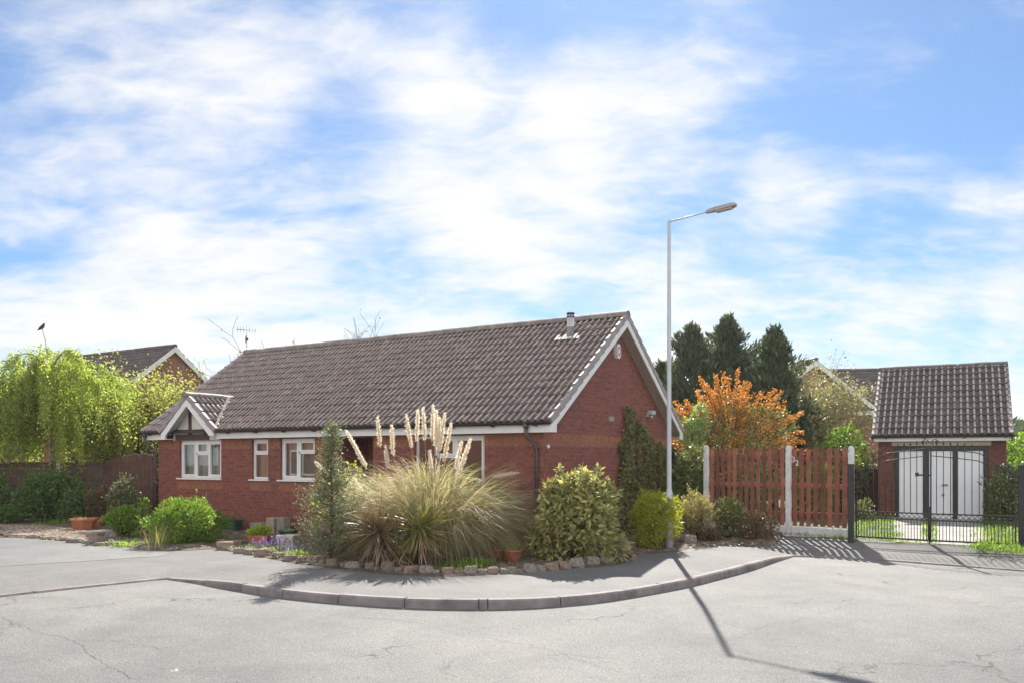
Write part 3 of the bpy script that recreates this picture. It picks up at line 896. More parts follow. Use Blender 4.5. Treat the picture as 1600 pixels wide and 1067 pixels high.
def ridge_tiles(mb, a, b, r=0.11, ln=0.44, seed=2, drop=0.05):
    a = Vector(a); b = Vector(b); n = max(1, int(round((b - a).length / ln))); rnd = random.Random(seed)
    t = (b - a).normalized(); s = t.cross(Vector((0, 0, 1))).normalized(); u = Vector((0, 0, 1))
    for i in range(n):
        p = a.lerp(b, i / n); q = a.lerp(b, (i + 1) / n) - t * 0.008
        d = Vector((0, 0, rnd.uniform(-0.006, 0.006)))
        rr = r * rnd.uniform(0.97, 1.03); vs = []
        for P, k in ((p, 1.0), (q, 0.985)):
            for j in range(9):
                an = math.pi * (j / 8) * 1.1 - 0.05 * math.pi
                vs.append(P + d + s * math.cos(an) * rr * k + u * (math.sin(an) * rr * k - drop))
        fs = [(j, j + 1, 9 + j + 1, 9 + j) for j in range(8)] + [tuple(range(9))[::-1], tuple(range(9, 18))]
        mb.add(vs, fs, 0, False)


# ================================================================ THE BUNGALOW
TH = 32.07
OX, OY = 0.736, 15.01
CT, ST = math.cos(R(TH)), math.sin(R(TH))


def hx(px, y=0.15):
    """house x (along the eave, 0 at the near gable) of a photo column on the plane y"""
    k = (px - 800) / F
    return (k * (OY + CT * y) - OX - ST * y) / (CT + ST * k)


def hdepth(x, y): return OY - ST * x + CT * y
def hz(px, py, y=0.15): return Z(py, hdepth(hx(px, y), y))


def gy(px, x=-0.25):
    """house y (up the gable) of a photo column on the plane x"""
    k = (px - 800) / F
    return (k * (OY - ST * x) - OX - CT * x) / (ST - CT * k)


def gz(px, py, x=-0.25):
    return Z(py, hdepth(x, gy(px, x)))


LEN = 12.05                 # verge to verge
SPAN = 6.56                 # eave to eave
ZE, ZRG = 2.41, 4.77        # tile edge at eave, ridge
SL = (ZRG - ZE) / (SPAN / 2 + 0.05)
PIT = math.atan(SL)
WY = 0.15                   # front wall plane
GX = -0.27                  # near gable wall plane
LX = hx(247.5, WY)          # far end wall

house = empty('bungalow', (OX, OY, 0), R(-TH), 'red brick bungalow with a long brown tiled roof behind the front garden', 'house')


def wall_face(mb, x0, x1, z0, z1, y, holes, depth, axis='y', mi=0):
    xs = sorted(set([x0, x1] + [h[0] for h in holes] + [h[1] for h in holes]))
    zs = sorted(set([z0, z1] + [h[2] for h in holes] + [h[3] for h in holes]))
    def P(a, b, c): return (a, b, c) if axis == 'y' else (b, a, c)
    for i in range(len(xs) - 1):
        for j in range(len(zs) - 1):
            cx, cz = (xs[i] + xs[i + 1]) / 2, (zs[j] + zs[j + 1]) / 2
            if any(h[0] < cx < h[1] and h[2] < cz < h[3] for h in holes): continue
            mb.add([P(xs[i], y, zs[j]), P(xs[i + 1], y, zs[j]), P(xs[i + 1], y, zs[j + 1]), P(xs[i], y, zs[j + 1])], [(0, 1, 2, 3)], mi)
    for a, b, c, d in holes:
        q = y + depth
        mb.add([P(a, y, c), P(a, q, c), P(a, q, d), P(a, y, d)], [(0, 1, 2, 3)], mi)
        mb.add([P(b, y, c), P(b, y, d), P(b, q, d), P(b, q, c)], [(0, 1, 2, 3)], mi)
        mb.add([P(a, y, d), P(a, q, d), P(b, q, d), P(b, y, d)], [(0, 1, 2, 3)], mi)
        mb.add([P(a, y, c), P(b, y, c), P(b, q, c), P(a, q, c)], [(0, 1, 2, 3)], mi)


ZH = 2.165                  # window heads
W1 = (hx(280.5), hx(345.5), 1.235, ZH)
W2 = (hx(393.5), hx(419), 1.235, ZH)
W3 = (hx(438), hx(492), 1.235, ZH)
PORCH = (hx(527), hx(583), 0.03, ZH)
W4 = (hx(648), hx(757), 1.0, ZH)
mb = MB()
wall_face(mb, LX, GX, 0, 2.30, WY, [W1, W2, W3, PORCH, W4], 0.12)
# porch recess
pr = PORCH
mb.add([(pr[0], WY + .12, 0.03), (pr[0], WY + 1, 0.03), (pr[0], WY + 1, ZH), (pr[0], WY + .12, ZH)], [(0, 1, 2, 3)])
mb.add([(pr[1], WY + .12, 0.03), (pr[1], WY + 1, 0.03), (pr[1], WY + 1, ZH), (pr[1], WY + .12, ZH)], [(3, 2, 1, 0)])
mb.add([(pr[0], WY + .12, ZH), (pr[0], WY + 1, ZH), (pr[1], WY + 1, ZH), (pr[1], WY + .12, ZH)], [(0, 1, 2, 3)])
mb.add([(pr[0], WY + 1, 0.03), (pr[1], WY + 1, 0.03), (pr[1], WY + 1, ZH), (pr[0], WY + 1, ZH)], [(0, 1, 2, 3)])
mb.add([(pr[0], WY + .12, 0.03), (pr[1], WY + .12, 0.03), (pr[1], WY + 1, 0.03), (pr[0], WY + 1, 0.03)], [(0, 1, 2, 3)])
yb = SPAN - WY
gtop = lambda y: ZE + (min(y, SPAN - y) + 0.05) * SL - 0.09
for gx, rev in ((GX, False), (LX, True)):
    vs = [(gx, WY, 0), (gx, yb, 0), (gx, yb, gtop(yb)), (gx, SPAN / 2, gtop(SPAN / 2)), (gx, WY, gtop(WY))]
    mb.add(vs, [(4, 3, 2, 1, 0) if rev else (0, 1, 2, 3, 4)])
mb.add([(LX, yb, 0), (GX, yb, 0), (GX, yb, 2.3), (LX, yb, 2.3)], [(3, 2, 1, 0)])
mb.build('wall', M['brick'], house)
mb = MB(); mb.box(LX + .02, GX - .02, WY + 1.3, WY + 1.34, 0.0, 2.3); mb.box(LX + .02, GX - .02, WY + .2, yb - .2, 0.0, 0.03)
mb.build('partition', M['dark'], house)

# bands of bricks on end
for a, b in ((LX - .003, hx(280)), (hx(346), hx(393)), (hx(419.5), hx(437.5)), (hx(492.5), hx(526.5)), (hx(583.5), hx(647.5)), (hx(757.5), GX + .003)):
    mb = MB(); mb.box(a, b, WY - .004, WY + .03, 1.955, 2.185); mb.build('brick_band', M['brick_band'], house)
mb = MB(); mb.box(GX - .03, GX + .004, WY + .031, yb, 1.955, 2.185); mb.build('brick_band', M['brick_band'], house)
for wn in (W1, W2, W3):
    mb = MB(); mb.box(wn[0] - .06, wn[1] + .06, WY - .004, WY + .03, wn[2] - .26, wn[2] - .037); mb.build('brick_band', M['brick_band'], house)

# windows


def window(parent, w, y, cells, sill=True, curtain='curtain', name='window', fr=0.055, sill_mat='white', sill_over=0.07, thick=0.07, cmul=1.0):
    """cells: list of (x0,x1,z0,z1) fractions of the clear opening, each a pane with its own sash"""
    x0, x1, z0, z1 = w
    mb = MB(); y0 = y + 0.06; y1 = y0 + thick
    o = 0.0
    mb.box(x0, x0 + fr, y0, y1, z0, z1); mb.box(x1 - fr, x1, y0, y1, z0, z1)
    mb.box(x0 + fr, x1 - fr, y0, y1, z0, z0 + fr); mb.box(x0 + fr, x1 - fr, y0, y1, z1 - fr, z1)
    W, H = x1 - x0 - 2 * fr, z1 - z0 - 2 * fr
    gl = []
    for a, b, c, d, sash in cells:
        xa, xb, za, zb = x0 + fr + W * a, x0 + fr + W * b, z0 + fr + H * c, z0 + fr + H * d
        # bars between the cells
        h = fr * 0.42
        if a > 0: mb.box(xa - h, xa + h, y0 + .003, y1, za + (h if c > 0 else 0), zb - (h if d < 1 else 0))
        if c > 0: mb.box(xa + (h if a > 0 else 0), xb - (h if b < 1 else 0), y0 + .006, y1, za - h, za + h)
        l, r_, bt, tp = xa + (h if a > 0 else 0), xb - (h if b < 1 else 0), za + (h if c > 0 else 0), zb - (h if d < 1 else 0)
        if sash:
            s = 0.042
            mb.box(l, l + s, y0 - .012, y1 - .02, bt, tp); mb.box(r_ - s, r_, y0 - .012, y1 - .02, bt, tp)
            mb.box(l + s, r_ - s, y0 - .012, y1 - .02, bt, bt + s); mb.box(l + s, r_ - s, y0 - .012, y1 - .02, tp - s, tp)
            l += s; r_ -= s; bt += s; tp -= s
        gl.append((l, r_, bt, tp))
    f = mb.build(name, M['white'], parent)
    for l, r_, bt, tp in gl:
        g = MB(); g.add([(l, y0 + .03, bt), (r_, y0 + .03, bt), (r_, y0 + .03, tp), (l, y0 + .03, tp)], [(0, 1, 2, 3)])
        g.build('pane', M['glass'], f)
    if sill:
        s = MB(); s.box(x0 - sill_over, x1 + sill_over * 0.4, y - .06, y0 + .04, z0 - .035, z0 - .002, ch=.006)
        s.build('sill', M[sill_mat], f)
    if curtain:
        c = MB(); n = int((x1 - x0) / 0.02); vs = []
        for i in range(n + 1):
            xx = x0 + (x1 - x0) * i / n
            yy = y1 + .09 + .018 * math.sin(xx * 62) + .012 * math.sin(xx * 23)
            vs += [(xx, yy, z0 - .02), (xx, yy + .004, z1 + .02)]
        c.add(vs, [(2 * i, 2 * i + 2, 2 * i + 3, 2 * i + 1) for i in range(n)], 0, True)
        c.build('curtain', M[curtain], f)
    return f


tag(window(house, W1, WY, [(0, .36, 0, 1, True), (.36, .68, 0, .66, False), (.36, .68, .66, 1, True), (.68, 1, 0, 1, True)]), 'three-part white window with pale curtains under the small gable')
tag(window(house, W2, WY, [(0, 1, 0, .66, False), (0, 1, .66, 1, True)], curtain='blind'), 'narrow white window with a small top light')
tag(window(house, W3, WY, [(0, .5, 0, 1, True), (.5, 1, 0, .68, False), (.5, 1, .68, 1, True)], curtain='blind'), 'white two-light window behind the small conifer')
tag(window(house, W4, WY, [(0, .27, 0, 1, False), (.27, .58, 0, .66, False), (.27, .58, .66, 1, True), (.58, 1, 0, 1, True)], curtain=None), 'wide white window half hidden by pampas plumes')
# front door in the recess
mb = MB(); yd = WY + .97
dx0, dx1 = pr[0] + .25, pr[1] - .12
mb.box(dx0, dx0 + .07, yd - .05, yd + .02, .03, ZH - .02); mb.box(dx1 - .07, dx1, yd - .05, yd + .02, .03, ZH - .02); mb.box(dx0 + .07, dx1 - .07, yd - .05, yd + .02, ZH - .09, ZH - .02)
mb.box(dx0 + .42, dx0 + .47, yd - .048, yd + .02, .03, ZH - .09)
dfr = mb.build('door_frame', M['white'], house)
mb = MB(); mb.box(dx0 + .47, dx1 - .07, yd - .03, yd + .01, .03, ZH - .09, ch=.004)
for zz in (.2, 1.1):
    mb.box(dx0 + .60, dx1 - .2, yd - .038, yd - .025, zz, zz + .72, ch=.006)
dl = mb.build('door', M['door'], dfr)
mb = MB(); mb.add([(dx0 + .07, yd - .02, .05), (dx0 + .42, yd - .02, .05), (dx0 + .42, yd - .02, ZH - .09), (dx0 + .07, yd - .02, ZH - .09)], [(0, 1, 2, 3)]); mb.build('pane', M['glass'], dfr)

# gablet over the first window
GL, GR = hx(256, -.06), hx(338, -.06)
GC = (GL + GR) / 2; GHW = (GR - GL) / 2
GZ1 = 3.26; GZ0 = 2.40
gs = (GZ1 - GZ0) / GHW; ga = math.atan(gs)

# main roof
ey_f = (0, math.cos(PIT), math.sin(PIT)); ez_f = (0, -math.sin(PIT), math.cos(PIT))
SLEN = (SPAN / 2 + .05) / math.cos(PIT)
PITCH, GAUGE = 0.146, SLEN / 14.0
def front(x0, x1, c0, seed):
    nx0 = math.floor(x0 / PITCH) * PITCH; x1 = math.floor(x1 / PITCH) * PITCH
    bm = tile_bm(x1 - nx0, SLEN, GAUGE, PITCH, c0=c0, x0=nx0, seed=seed, roll=.046, lip=.020)
    place_bm(bm, (0, -.05, ZE - .03), (1, 0, 0), ey_f, ez_f); return bm
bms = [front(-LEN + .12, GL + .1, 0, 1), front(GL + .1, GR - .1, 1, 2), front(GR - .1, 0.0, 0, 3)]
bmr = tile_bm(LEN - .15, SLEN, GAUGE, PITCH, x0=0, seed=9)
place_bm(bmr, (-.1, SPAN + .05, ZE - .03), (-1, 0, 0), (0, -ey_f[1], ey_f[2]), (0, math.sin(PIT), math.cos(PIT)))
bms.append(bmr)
# gablet slopes
for sgn in (1, -1):
    sl = GHW / math.cos(ga) + .06
    n_c = 4
    bm = tile_bm(1.5, sl, sl / n_c, PITCH, x0=0, seed=20 + sgn, roll=.035)
    if sgn > 0: ex, ey, ez = (0, 1, 0), (-math.cos(ga), 0, math.sin(ga)), (math.sin(ga), 0, math.cos(ga))
    else: ex, ey, ez = (0, 1, 0), (math.cos(ga), 0, math.sin(ga)), (-math.sin(ga), 0, math.cos(ga))
    o = (GC + sgn * (GHW + .045), -.16, GZ0 - .03)
    place_bm(bm, o, ex, ey, ez)
    clip(bm, (0, -.05, ZE - .02), (0, math.sin(PIT), -math.cos(PIT)))
    bms.append(bm)
roof = bm_obj(bms, 'roof', [M['tile'], M['tile_roll_lit']], house)
# felt under the tiles keeps the loft dark
mb = MB()
e = .055
mb.add([(-LEN + .05, -.02, ZE - .07), (-.06, -.02, ZE - .07), (-.06, SPAN / 2, ZRG - .09), (-LEN + .05, SPAN / 2, ZRG - .09), (-LEN + .05, SPAN + .02, ZE - .07), (-.06, SPAN + .02, ZE - .07)], [(0, 1, 2, 3), (3, 2, 5, 4)])
mb.build('roof_felt', M['dark'], house)
mb = MB(); ridge_tiles(mb, (-LEN, SPAN / 2, ZRG + .03), (.02, SPAN / 2, ZRG + .03), .115)
mb.build('ridge', M['ridge'], roof)
mb = MB(); ridge_tiles(mb, (GC, -.20, GZ1 + .03), (GC, 1.28, GZ1 + .03), .10, .37, 5)
mb.build('ridge', M['ridge'], roof)
# mortar valley of the gablet
rnd = random.Random(8)
for sgn in (1, -1):
    mb = MB(); k = 60
    for i in range(k):
        t = i / (k - 1)
        xx = GC + sgn * GHW * (1 - t) * .98; zz = GZ0 + (GZ1 - GZ0) * t; yy = -.05 + (zz - ZE) / SL
        r_ = rnd.uniform(.03, .05)
        mb.lathe([(0.001, -r_), (r_, -r_ * .3), (r_ * .9, r_ * .4), (0.001, r_)], 6, (xx + rnd.uniform(-.02, .02), yy - .02, zz + .05), smooth=True, rot=rnd.uniform(0, 3))
    mb.build('valley_mortar', M['mortar'], roof)


# verge tiles (one step per course) on every raking edge
def verge(mb, a, b, n, out, w=.11, t=.075, face=.10, cap=.0):
    a, b = Vector(a), Vector(b); d = (b - a) / n; tl = d.length; td = d.normalized(); o = Vector(out); u = o.cross(td)
    if u.z < 0: u = -u
    for i in range(n):
        p = a + d * i - td * .012; q = a + d * (i + 1) + td * .004
        h0, h1 = .052, .022
        vs = []
        for P, h in ((p, h0), (q, h1)):
            vs += [P - o * w + u * (h - .02), P - o * w * .55 + u * (h + .022), P - o * .012 + u * (h + .022), P + o * 0 + u * (h + .008), P + o * 0 - u * (face - h), P - o * .02 - u * (face - h)]
        k = 6
        fs = [(j, (j + 1) % k, (j + 1) % k + k, j + k) for j in range(k)] + [tuple(range(k))[::-1], tuple(range(k, 2 * k))]
        mb.add(vs, fs)
E0, RD = (-.05, ZE - .01), (SPAN / 2, ZRG - .0)
mb = MB(); verge(mb, (.01, E0[0], E0[1]), (.01, RD[0], RD[1]), 14, (1, 0, 0)); mb.build('verge', M['verge'], roof)
mb = MB(); verge(mb, (.01, SPAN - E0[0], E0[1]), (.01, RD[0], RD[1]), 14, (1, 0, 0)); mb.build('verge', M['verge'], roof)
mb = MB(); verge(mb, (-LEN - .01, E0[0], E0[1]), (-LEN - .01, RD[0], RD[1]), 14, (-1, 0, 0)); mb.build('verge', M['verge'], roof)
mb = MB(); verge(mb, (-LEN - .01, SPAN - E0[0], E0[1]), (-LEN - .01, RD[0], RD[1]), 14, (-1, 0, 0)); mb.build('verge', M['verge'], roof)
mb = MB(); verge(mb, (GR + .045, -.17, GZ0 - .01), (GC, -.17, GZ1), 4, (0, -1, 0)); mb.build('verge', M['verge'], roof)
mb = MB(); verge(mb, (GL - .045, -.17, GZ0 - .01), (GC, -.17, GZ1), 4, (0, -1, 0)); mb.build('verge', M['verge'], roof)

# barge boards
def rake_board(mb, plane, a, b, depth, thick, axis):
    """board hanging below the line a-b (2-D), vertical depth"""
    poly = [a, b, (b[0], b[1] - depth), (a[0], a[1] - depth)]
    mb.prism(poly, plane, plane + thick, axis)
dz = -.075
for nm, ya, yc in (('barge_board', -.03, SPAN / 2), ('barge_board', SPAN + .03, SPAN / 2)):
    mb = MB()
    a = (ya, ZE + dz); b = (yc, ZRG + dz)
    if ya < 1:
        poly = [(ya, ZE + dz), (yc, ZRG + dz), (yc, ZRG + dz - .17), (ya + .19, ZE + dz + .19 * SL - .17 + .03), (ya + .19, 2.19), (ya, 2.19)]
    else:
        poly = [(ya, ZE + dz), (yc, ZRG + dz), (yc, ZRG + dz - .17), (ya - .19, ZE + dz + .19 * SL - .17 + .03), (ya - .19, 2.19), (ya, 2.19)]
    mb.prism(poly, -.03, -.006, 'x')
    mb.build(nm, M['fascia'], house)
mb = MB()
mb.prism([(-.03, ZE + dz), (SPAN / 2, ZRG + dz), (SPAN / 2, ZRG + dz - .17), (-.03, ZE + dz - .17)], -LEN + .006, -LEN + .03, 'x')
mb.build('barge_board', M['fascia'], house)
# soffits
mb = MB()
for a, b in (((0.0, ZE - .16), (SPAN / 2, ZRG - .21)), ((SPAN, ZE - .16), (SPAN / 2, ZRG - .21))):
    mb.add([(GX, a[0], a[1]), (-.03, a[0], a[1]), (-.03, b[0], b[1]), (GX, b[0], b[1])], [(0, 1, 2, 3)])
    mb.add([(-LEN + .03, a[0], a[1]), (LX, a[0], a[1]), (LX, b[0], b[1]), (-LEN + .03, b[0], b[1])], [(0, 1, 2, 3)])
mb.box(-LEN + .03, GL, .0, WY, 2.195, 2.205); mb.box(GR, -.03, .0, WY, 2.195, 2.205); mb.box(-LEN + .03, -.03, yb, SPAN - .0, 2.195, 2.205)
mb.build('soffit', M['soffit'], house)
# fascia
for bx in ((-LEN + .031, GL + .05, -.022, 0), (GR - .05, -.031, -.022, 0), (-LEN + .031, -.031, SPAN, SPAN + .022)):
    mb = MB(); mb.box(*bx, 2.19, 2.33); mb.build('fascia', M['fascia'], house)
# gablet front: board, side cheek, render and stud work
mb = MB()
bd = .16
for s in (1, -1):
    e_ = GC + s * GHW
    poly = [(e_, GZ0 - .075), (GC, GZ1 - .075), (GC, GZ1 - .075 - bd * 1.2), (e_ - s * .17, GZ0 - .075 - bd * 1.2 + .17 * gs), (e_ - s * .17, 2.19 if s < 0 else 2.26), (e_, 2.19 if s < 0 else 2.26)]
    mb.prism(poly, -.15, -.125, 'y')
mb.build('barge_board', M['fascia'], house)
mb = MB()
mb.box(GL + .02, GL + .17, -.12, WY - .01, 2.19, 2.21)
for s in (1, -1):
    e_ = GC + s * (GHW - .03)
    mb.add([(e_, -.12, GZ0 - .09), (GC, -.12, GZ1 - .12), (GC, WY, GZ1 - .12), (e_, WY, GZ0 - .09)], [(0, 1, 2, 3)])
mb.add([(GL + .0, -.12, 2.19), (GL + .0, 0, 2.19), (GL, 0, GZ0 - .08), (GL, -.12, GZ0 - .08)], [(0, 1, 2, 3)])
mb.build('gablet_soffit', M['fascia'], house)
mb = MB(); mb.prism([(GL + .12, 2.17), (GR - .12, 2.17), (GR - .12, 2.30), (GC, GZ1 - .11), (GL + .12, 2.30)], WY - .03, WY + .02, 'y')
mb.build('render_panel', M['render'], house)
mb = MB(); mb.box(hx(277), hx(329), WY - .055, WY - .031, 2.175, 2.31)
cx = hx(299); mb.box(cx - .05, cx + .05, WY - .052, WY - .031, 2.312, 2.312 + .72)
cx = hx(322.5); mb.box(cx - .05, cx + .05, WY - .052, WY - .031, 2.312, 2.50)
mb.build('stud_work', M['timber'], house)

# gutters
def gutter(mb, x0, x1, y, z, r=.055):
    n = 8; vs = []
    for xx in (x0, x1):
        for k in range(n + 1):
            a = math.pi + math.pi * k / n
            vs.append((xx, y + math.cos(a) * r, z + math.sin(a) * r))
        for k in range(n, -1, -1):
            a = math.pi + math.pi * k / n
            vs.append((xx, y + math.cos(a) * (r - .006), z + math.sin(a) * (r - .006)))
    w = 2 * (n + 1)
    fs = [(k, (k + 1) % w, (k + 1) % w + w, k + w) for k in range(w)] + [tuple(range(w)), tuple(range(w, 2 * w))[::-1]]
    mb.add(vs, fs, 0, False)
    xx = x0 + .35
    while xx < x1 - .1:
        mb.box(xx, xx + .045, y - .035, y + .06, z - r - .022, z - r + .004); xx += .93
for a, b in ((-LEN - .02, GL - .02), (GR + .06, -.035)):
    mb = MB(); gutter(mb, a, b, -.083, ZE - .03); mb.build('gutter', M['gutter'], house)
def downpipe(px0, px1, z1=2.2):
    mb = MB(); a = hx(px0, -.08); b = hx(px1, WY - .045)
    pts = [(a, -.083, ZE - .09), (a, -.083, 2.17), (a + (b - a) * .12, -.07, 2.13), (b - (b - a) * .12, WY - .06, 1.97), (b, WY - .045, 1.92), (b, WY - .045, 0.05)]
    mb.tube(pts, .036, 10)
    mb.tube([(a, -.083, ZE - .05), (a, -.083, ZE - .14)], .05, 10)
    for zz in (1.88, 1.1, .3): mb.tube([(b, WY - .045, zz), (b, WY - .045, zz + .05)], .043, 10)
    mb.build('downpipe', M['pipe'], house)
downpipe(821.5, 838); downpipe(226, 241.5)

# flue with flashing
yf = 2.62
zf = ZE + (yf + .05) * SL
xf = hx(891.5, yf)
mb = MB()
mb.lathe([(.001, -.1), (.078, -.1), (.078, .20), (.083, .20), (.083, .23), (.072, .23), (.072, .42), (.001, .42)], 18, (xf, yf, zf))
fl = mb.build('flue_pipe', M['flue'], house)
mb = MB()
for k in range(6):
    a = k * math.pi / 3; mb.box(-.008, .008, -.008, .008, .42, .48, M=Matrix.Translation((xf + .066 * math.cos(a), yf + .066 * math.sin(a), zf)))
mb.lathe([(.001, .475), (.088, .48), (.088, .51), (.001, .515)], 18, (xf, yf, zf)); mb.lathe([(.06, .42), (.085, .42), (.085, .44), (.06, .44)], 18, (xf, yf, zf))
mb.build('cowl', M['pipe'], fl)
mb = MB(); rnd = random.Random(4)
for i in range(7):
    a = xf - .30 + i * .085
    h_ = .16 if i in (0, 2, 5) else .08
    mb.box(0, .06, 0, h_ * 1.3, .055, .062, M=Matrix.Translation((a, yf - .16 + rnd.uniform(0, .03), zf - .16 * SL)) @ Matrix.Rotation(PIT, 4, 'X'))
mb.build('flashing', M['lead'], fl)
# aerial on the far ridge end
xa = hx(385.5, SPAN / 2); ya = SPAN / 2
mb = MB(); mb.tube([(xa, ya, ZRG), (xa, ya, ZRG + .78)], .011, 6)
ae = mb.build('aerial', M['flue'], house)
mb = MB()
bx = Vector((.3, .5, 0)).normalized()
mb.tube([Vector((xa, ya, ZRG + .66)) - bx * .28, Vector((xa, ya, ZRG + .66)) + bx * .28], .008, 5)
for i in range(7):
    p = Vector((xa, ya, ZRG + .66)) + bx * (-.26 + i * .085)
    mb.tube([p + Vector((0, 0, -.09 + i * .004)), p + Vector((0, 0, .09 - i * .004))], .006, 4)
mb.box(xa - .03, xa + .03, ya - .03, ya + .03, ZRG + .36, ZRG + .44)
mb.tube([(xa - .03, ya, ZRG + .3), (xa - .03, ya, ZRG + .5)], .018, 6)
mb.build('aerial_elements', M['pipe'], ae)

# things fixed to the gable
ay, az = gy(963), gz(963, 549)
mb = MB(); mb.prism([(ay + .135 * math.cos(R(22.5 + 45 * k)) * .8, az + .165 * math.sin(R(22.5 + 45 * k))) for k in range(8)], GX + .004, GX + .085, 'x')
al = mb.build('alarm_box', M['white'], house)
mb = MB()
for k in range(20):
    a0, a1 = 2 * math.pi * k / 20, 2 * math.pi * (k + 1) / 20
    P_ = lambda a, r: (GX + .088, ay + r * .8 * math.cos(a), az + r * math.sin(a))
    mb.add([P_(a0, .055), P_(a1, .055), P_(a1, .105), P_(a0, .105)], [(0, 1, 2, 3)])
mb.build('ring_mark', M['pink'], al)
vy, vz = gy(956), gz(956, 654)
mb = MB(); mb.box(GX + .003, GX + .012, vy - .13, vy + .13, vz - .05, vz + .05)
for k in range(4): mb.box(GX + .013, GX + .024, vy - .12, vy + .12, vz - .042 + k * .024, vz - .03 + k * .024)
mb.build('air_vent', M['soffit'], house)
ly, lz = gy(1013), gz(1013, 647)
mb = MB(); mb.box(GX + .003, GX + .05, ly - .07, ly + .07, lz - .06, lz + .06, ch=.008); mb.box(GX + .05, GX + .17, ly - .09, ly + .09, lz - .01, lz + .08, ch=.01); mb.tube([(GX + .1, ly, lz - .02), (GX + .1, ly, lz - .09)], .035, 8)
mb.build('security_lamp', M['lamp'], house)
sy, sz = gy(856), gz(856, 697)
mb = MB(); mb.tube([(GX + .002, sy, sz), (GX + .05, sy, sz)], .032, 10); mb.build('wall_outlet', M['white'], house)

# ================================================================ THE GARAGE
GT = 28.0
gO = Vector((9.95, 22.65, 0))
garage = empty('garage', gO, R(-GT), 'small detached brick garage with white doors and pitched tile roof', 'garage')
GWID, GHALF = 3.02, 2.5
gze, gzr = 2.36, 4.36
gsl = (gzr - gze) / GHALF; gp_ = math.atan(gsl)
mb = MB()
ow0, ow1 = .40, 2.62
wall_face(mb, 0.0, GWID, 0, 2.2, .14, [(ow0, ow1, .0, 2.06)], .16)
gt = lambda y: gze - .08 + min(y, 2 * GHALF - y) * gsl
for gx, rev in ((GWID, False), (0.0, True)):
    vs = [(gx, .14, 0), (gx, 4.86, 0), (gx, 4.86, gt(4.86)), (gx, GHALF, gt(GHALF)), (gx, .14, gt(.14))]
    mb.add(vs, [(4, 3, 2, 1, 0) if rev else (0, 1, 2, 3, 4)])
mb.add([(0, 4.86, 0), (GWID, 4.86, 0), (GWID, 4.86, 2.3), (0, 4.86, 2.3)], [(3, 2, 1, 0)])
mb.build('wall', M['brick_g'], garage)
mb = MB(); mb.box(ow0 - .06, ow1 + .06, .132, .16, 2.062, 2.17); mb.build('lintel', M['soffit'], garage)
sl = GHALF / math.cos(gp_) + .06
bm = tile_bm(GWID + .28, sl, sl / 11.6, .156, x0=0, seed=31, roll=.05, lip=.034)
place_bm(bm, (-.14, -.06, gze - .04), (1, 0, 0), (0, math.cos(gp_), math.sin(gp_)), (0, -math.sin(gp_), math.cos(gp_)))
bm2 = tile_bm(GWID + .28, sl, sl / 11.6, .156, x0=0, seed=32, roll=.05, lip=.034)
place_bm(bm2, (GWID + .14, 2 * GHALF + .06, gze - .04), (-1, 0, 0), (0, -math.cos(gp_), math.sin(gp_)), (0, math.sin(gp_), math.cos(gp_)))
gr_ = bm_obj([bm, bm2], 'roof', [M['tile_g'], M['tile_groll_lit']], garage)
mb = MB(); ridge_tiles(mb, (-.15, GHALF, gzr + .03), (GWID + .15, GHALF, gzr + .03), .12, .44, 7); mb.build('ridge', M['tile_g'], gr_)
for xx, oo in ((-.15, -1), (GWID + .15, 1)):
    for y_ in (-.05, 2 * GHALF + .05):
        mb = MB(); verge(mb, (xx, y_, gze - .02), (xx, GHALF, gzr - .02), 12, (oo, 0, 0), face=.06); mb.build('verge', M['verge'], gr_)
mb = MB(); mb.add([(-.1, -.02, gze - .08), (GWID + .1, -.02, gze - .08), (GWID + .1, GHALF, gzr - .08), (-.1, GHALF, gzr - .08), (-.1, 5.02, gze - .08), (GWID + .1, 5.02, gze - .08)], [(0, 1, 2, 3), (3, 2, 5, 4)]); mb.build('roof_felt', M['dark'], garage)
mb = MB(); mb.box(-.10, GWID + .04, -.022, 0, 2.185, 2.32); mb.build('fascia', M['fascia'], garage)
mb = MB(); mb.box(-.10, GWID + .04, 0.001, .14, 2.178, 2.19); mb.build('soffit', M['fascia'], garage)
for xx in (-.13, GWID + .105):
    mb = MB(); mb.prism([(-.02, gze - .07), (GHALF, gzr - .07), (5.02, gze - .07), (5.02, gze - .2), (GHALF, gzr - .2), (-.02, gze - .2)], xx, xx + .025, 'x'); mb.build('barge_board', M['timber'], garage)
mb = MB(); gutter(mb, -.16, GWID + .2, -.085, gze - .04, .05); mb.build('gutter', M['gutter'], garage)
mb = MB(); fd = .24
mb.box(ow0, ow0 + .11, fd - .05, fd + .05, 0, 2.06); mb.box(ow1 - .11, ow1, fd - .05, fd + .05, 0, 2.06); mb.box(ow0 + .11, ow1 - .11, fd - .05, fd + .05, 1.93, 2.06)
gfr = mb.build('door_frame', M['black_paint'], garage)
d0, d1 = ow0 + .11, ow1 - .11; post = .105
cells = [(d0, d0 + .60), (d0 + .60 + post, d1 - .60 - post), (d1 - .60, d1)]
for a, b in ((d0 + .60, d0 + .60 + post), (d1 - .60 - post, d1 - .60)):
    mb = MB(); mb.box(a, b, fd - .045, fd + .04, .02, 1.93); mb.build('door_post', M['black_paint'], garage)
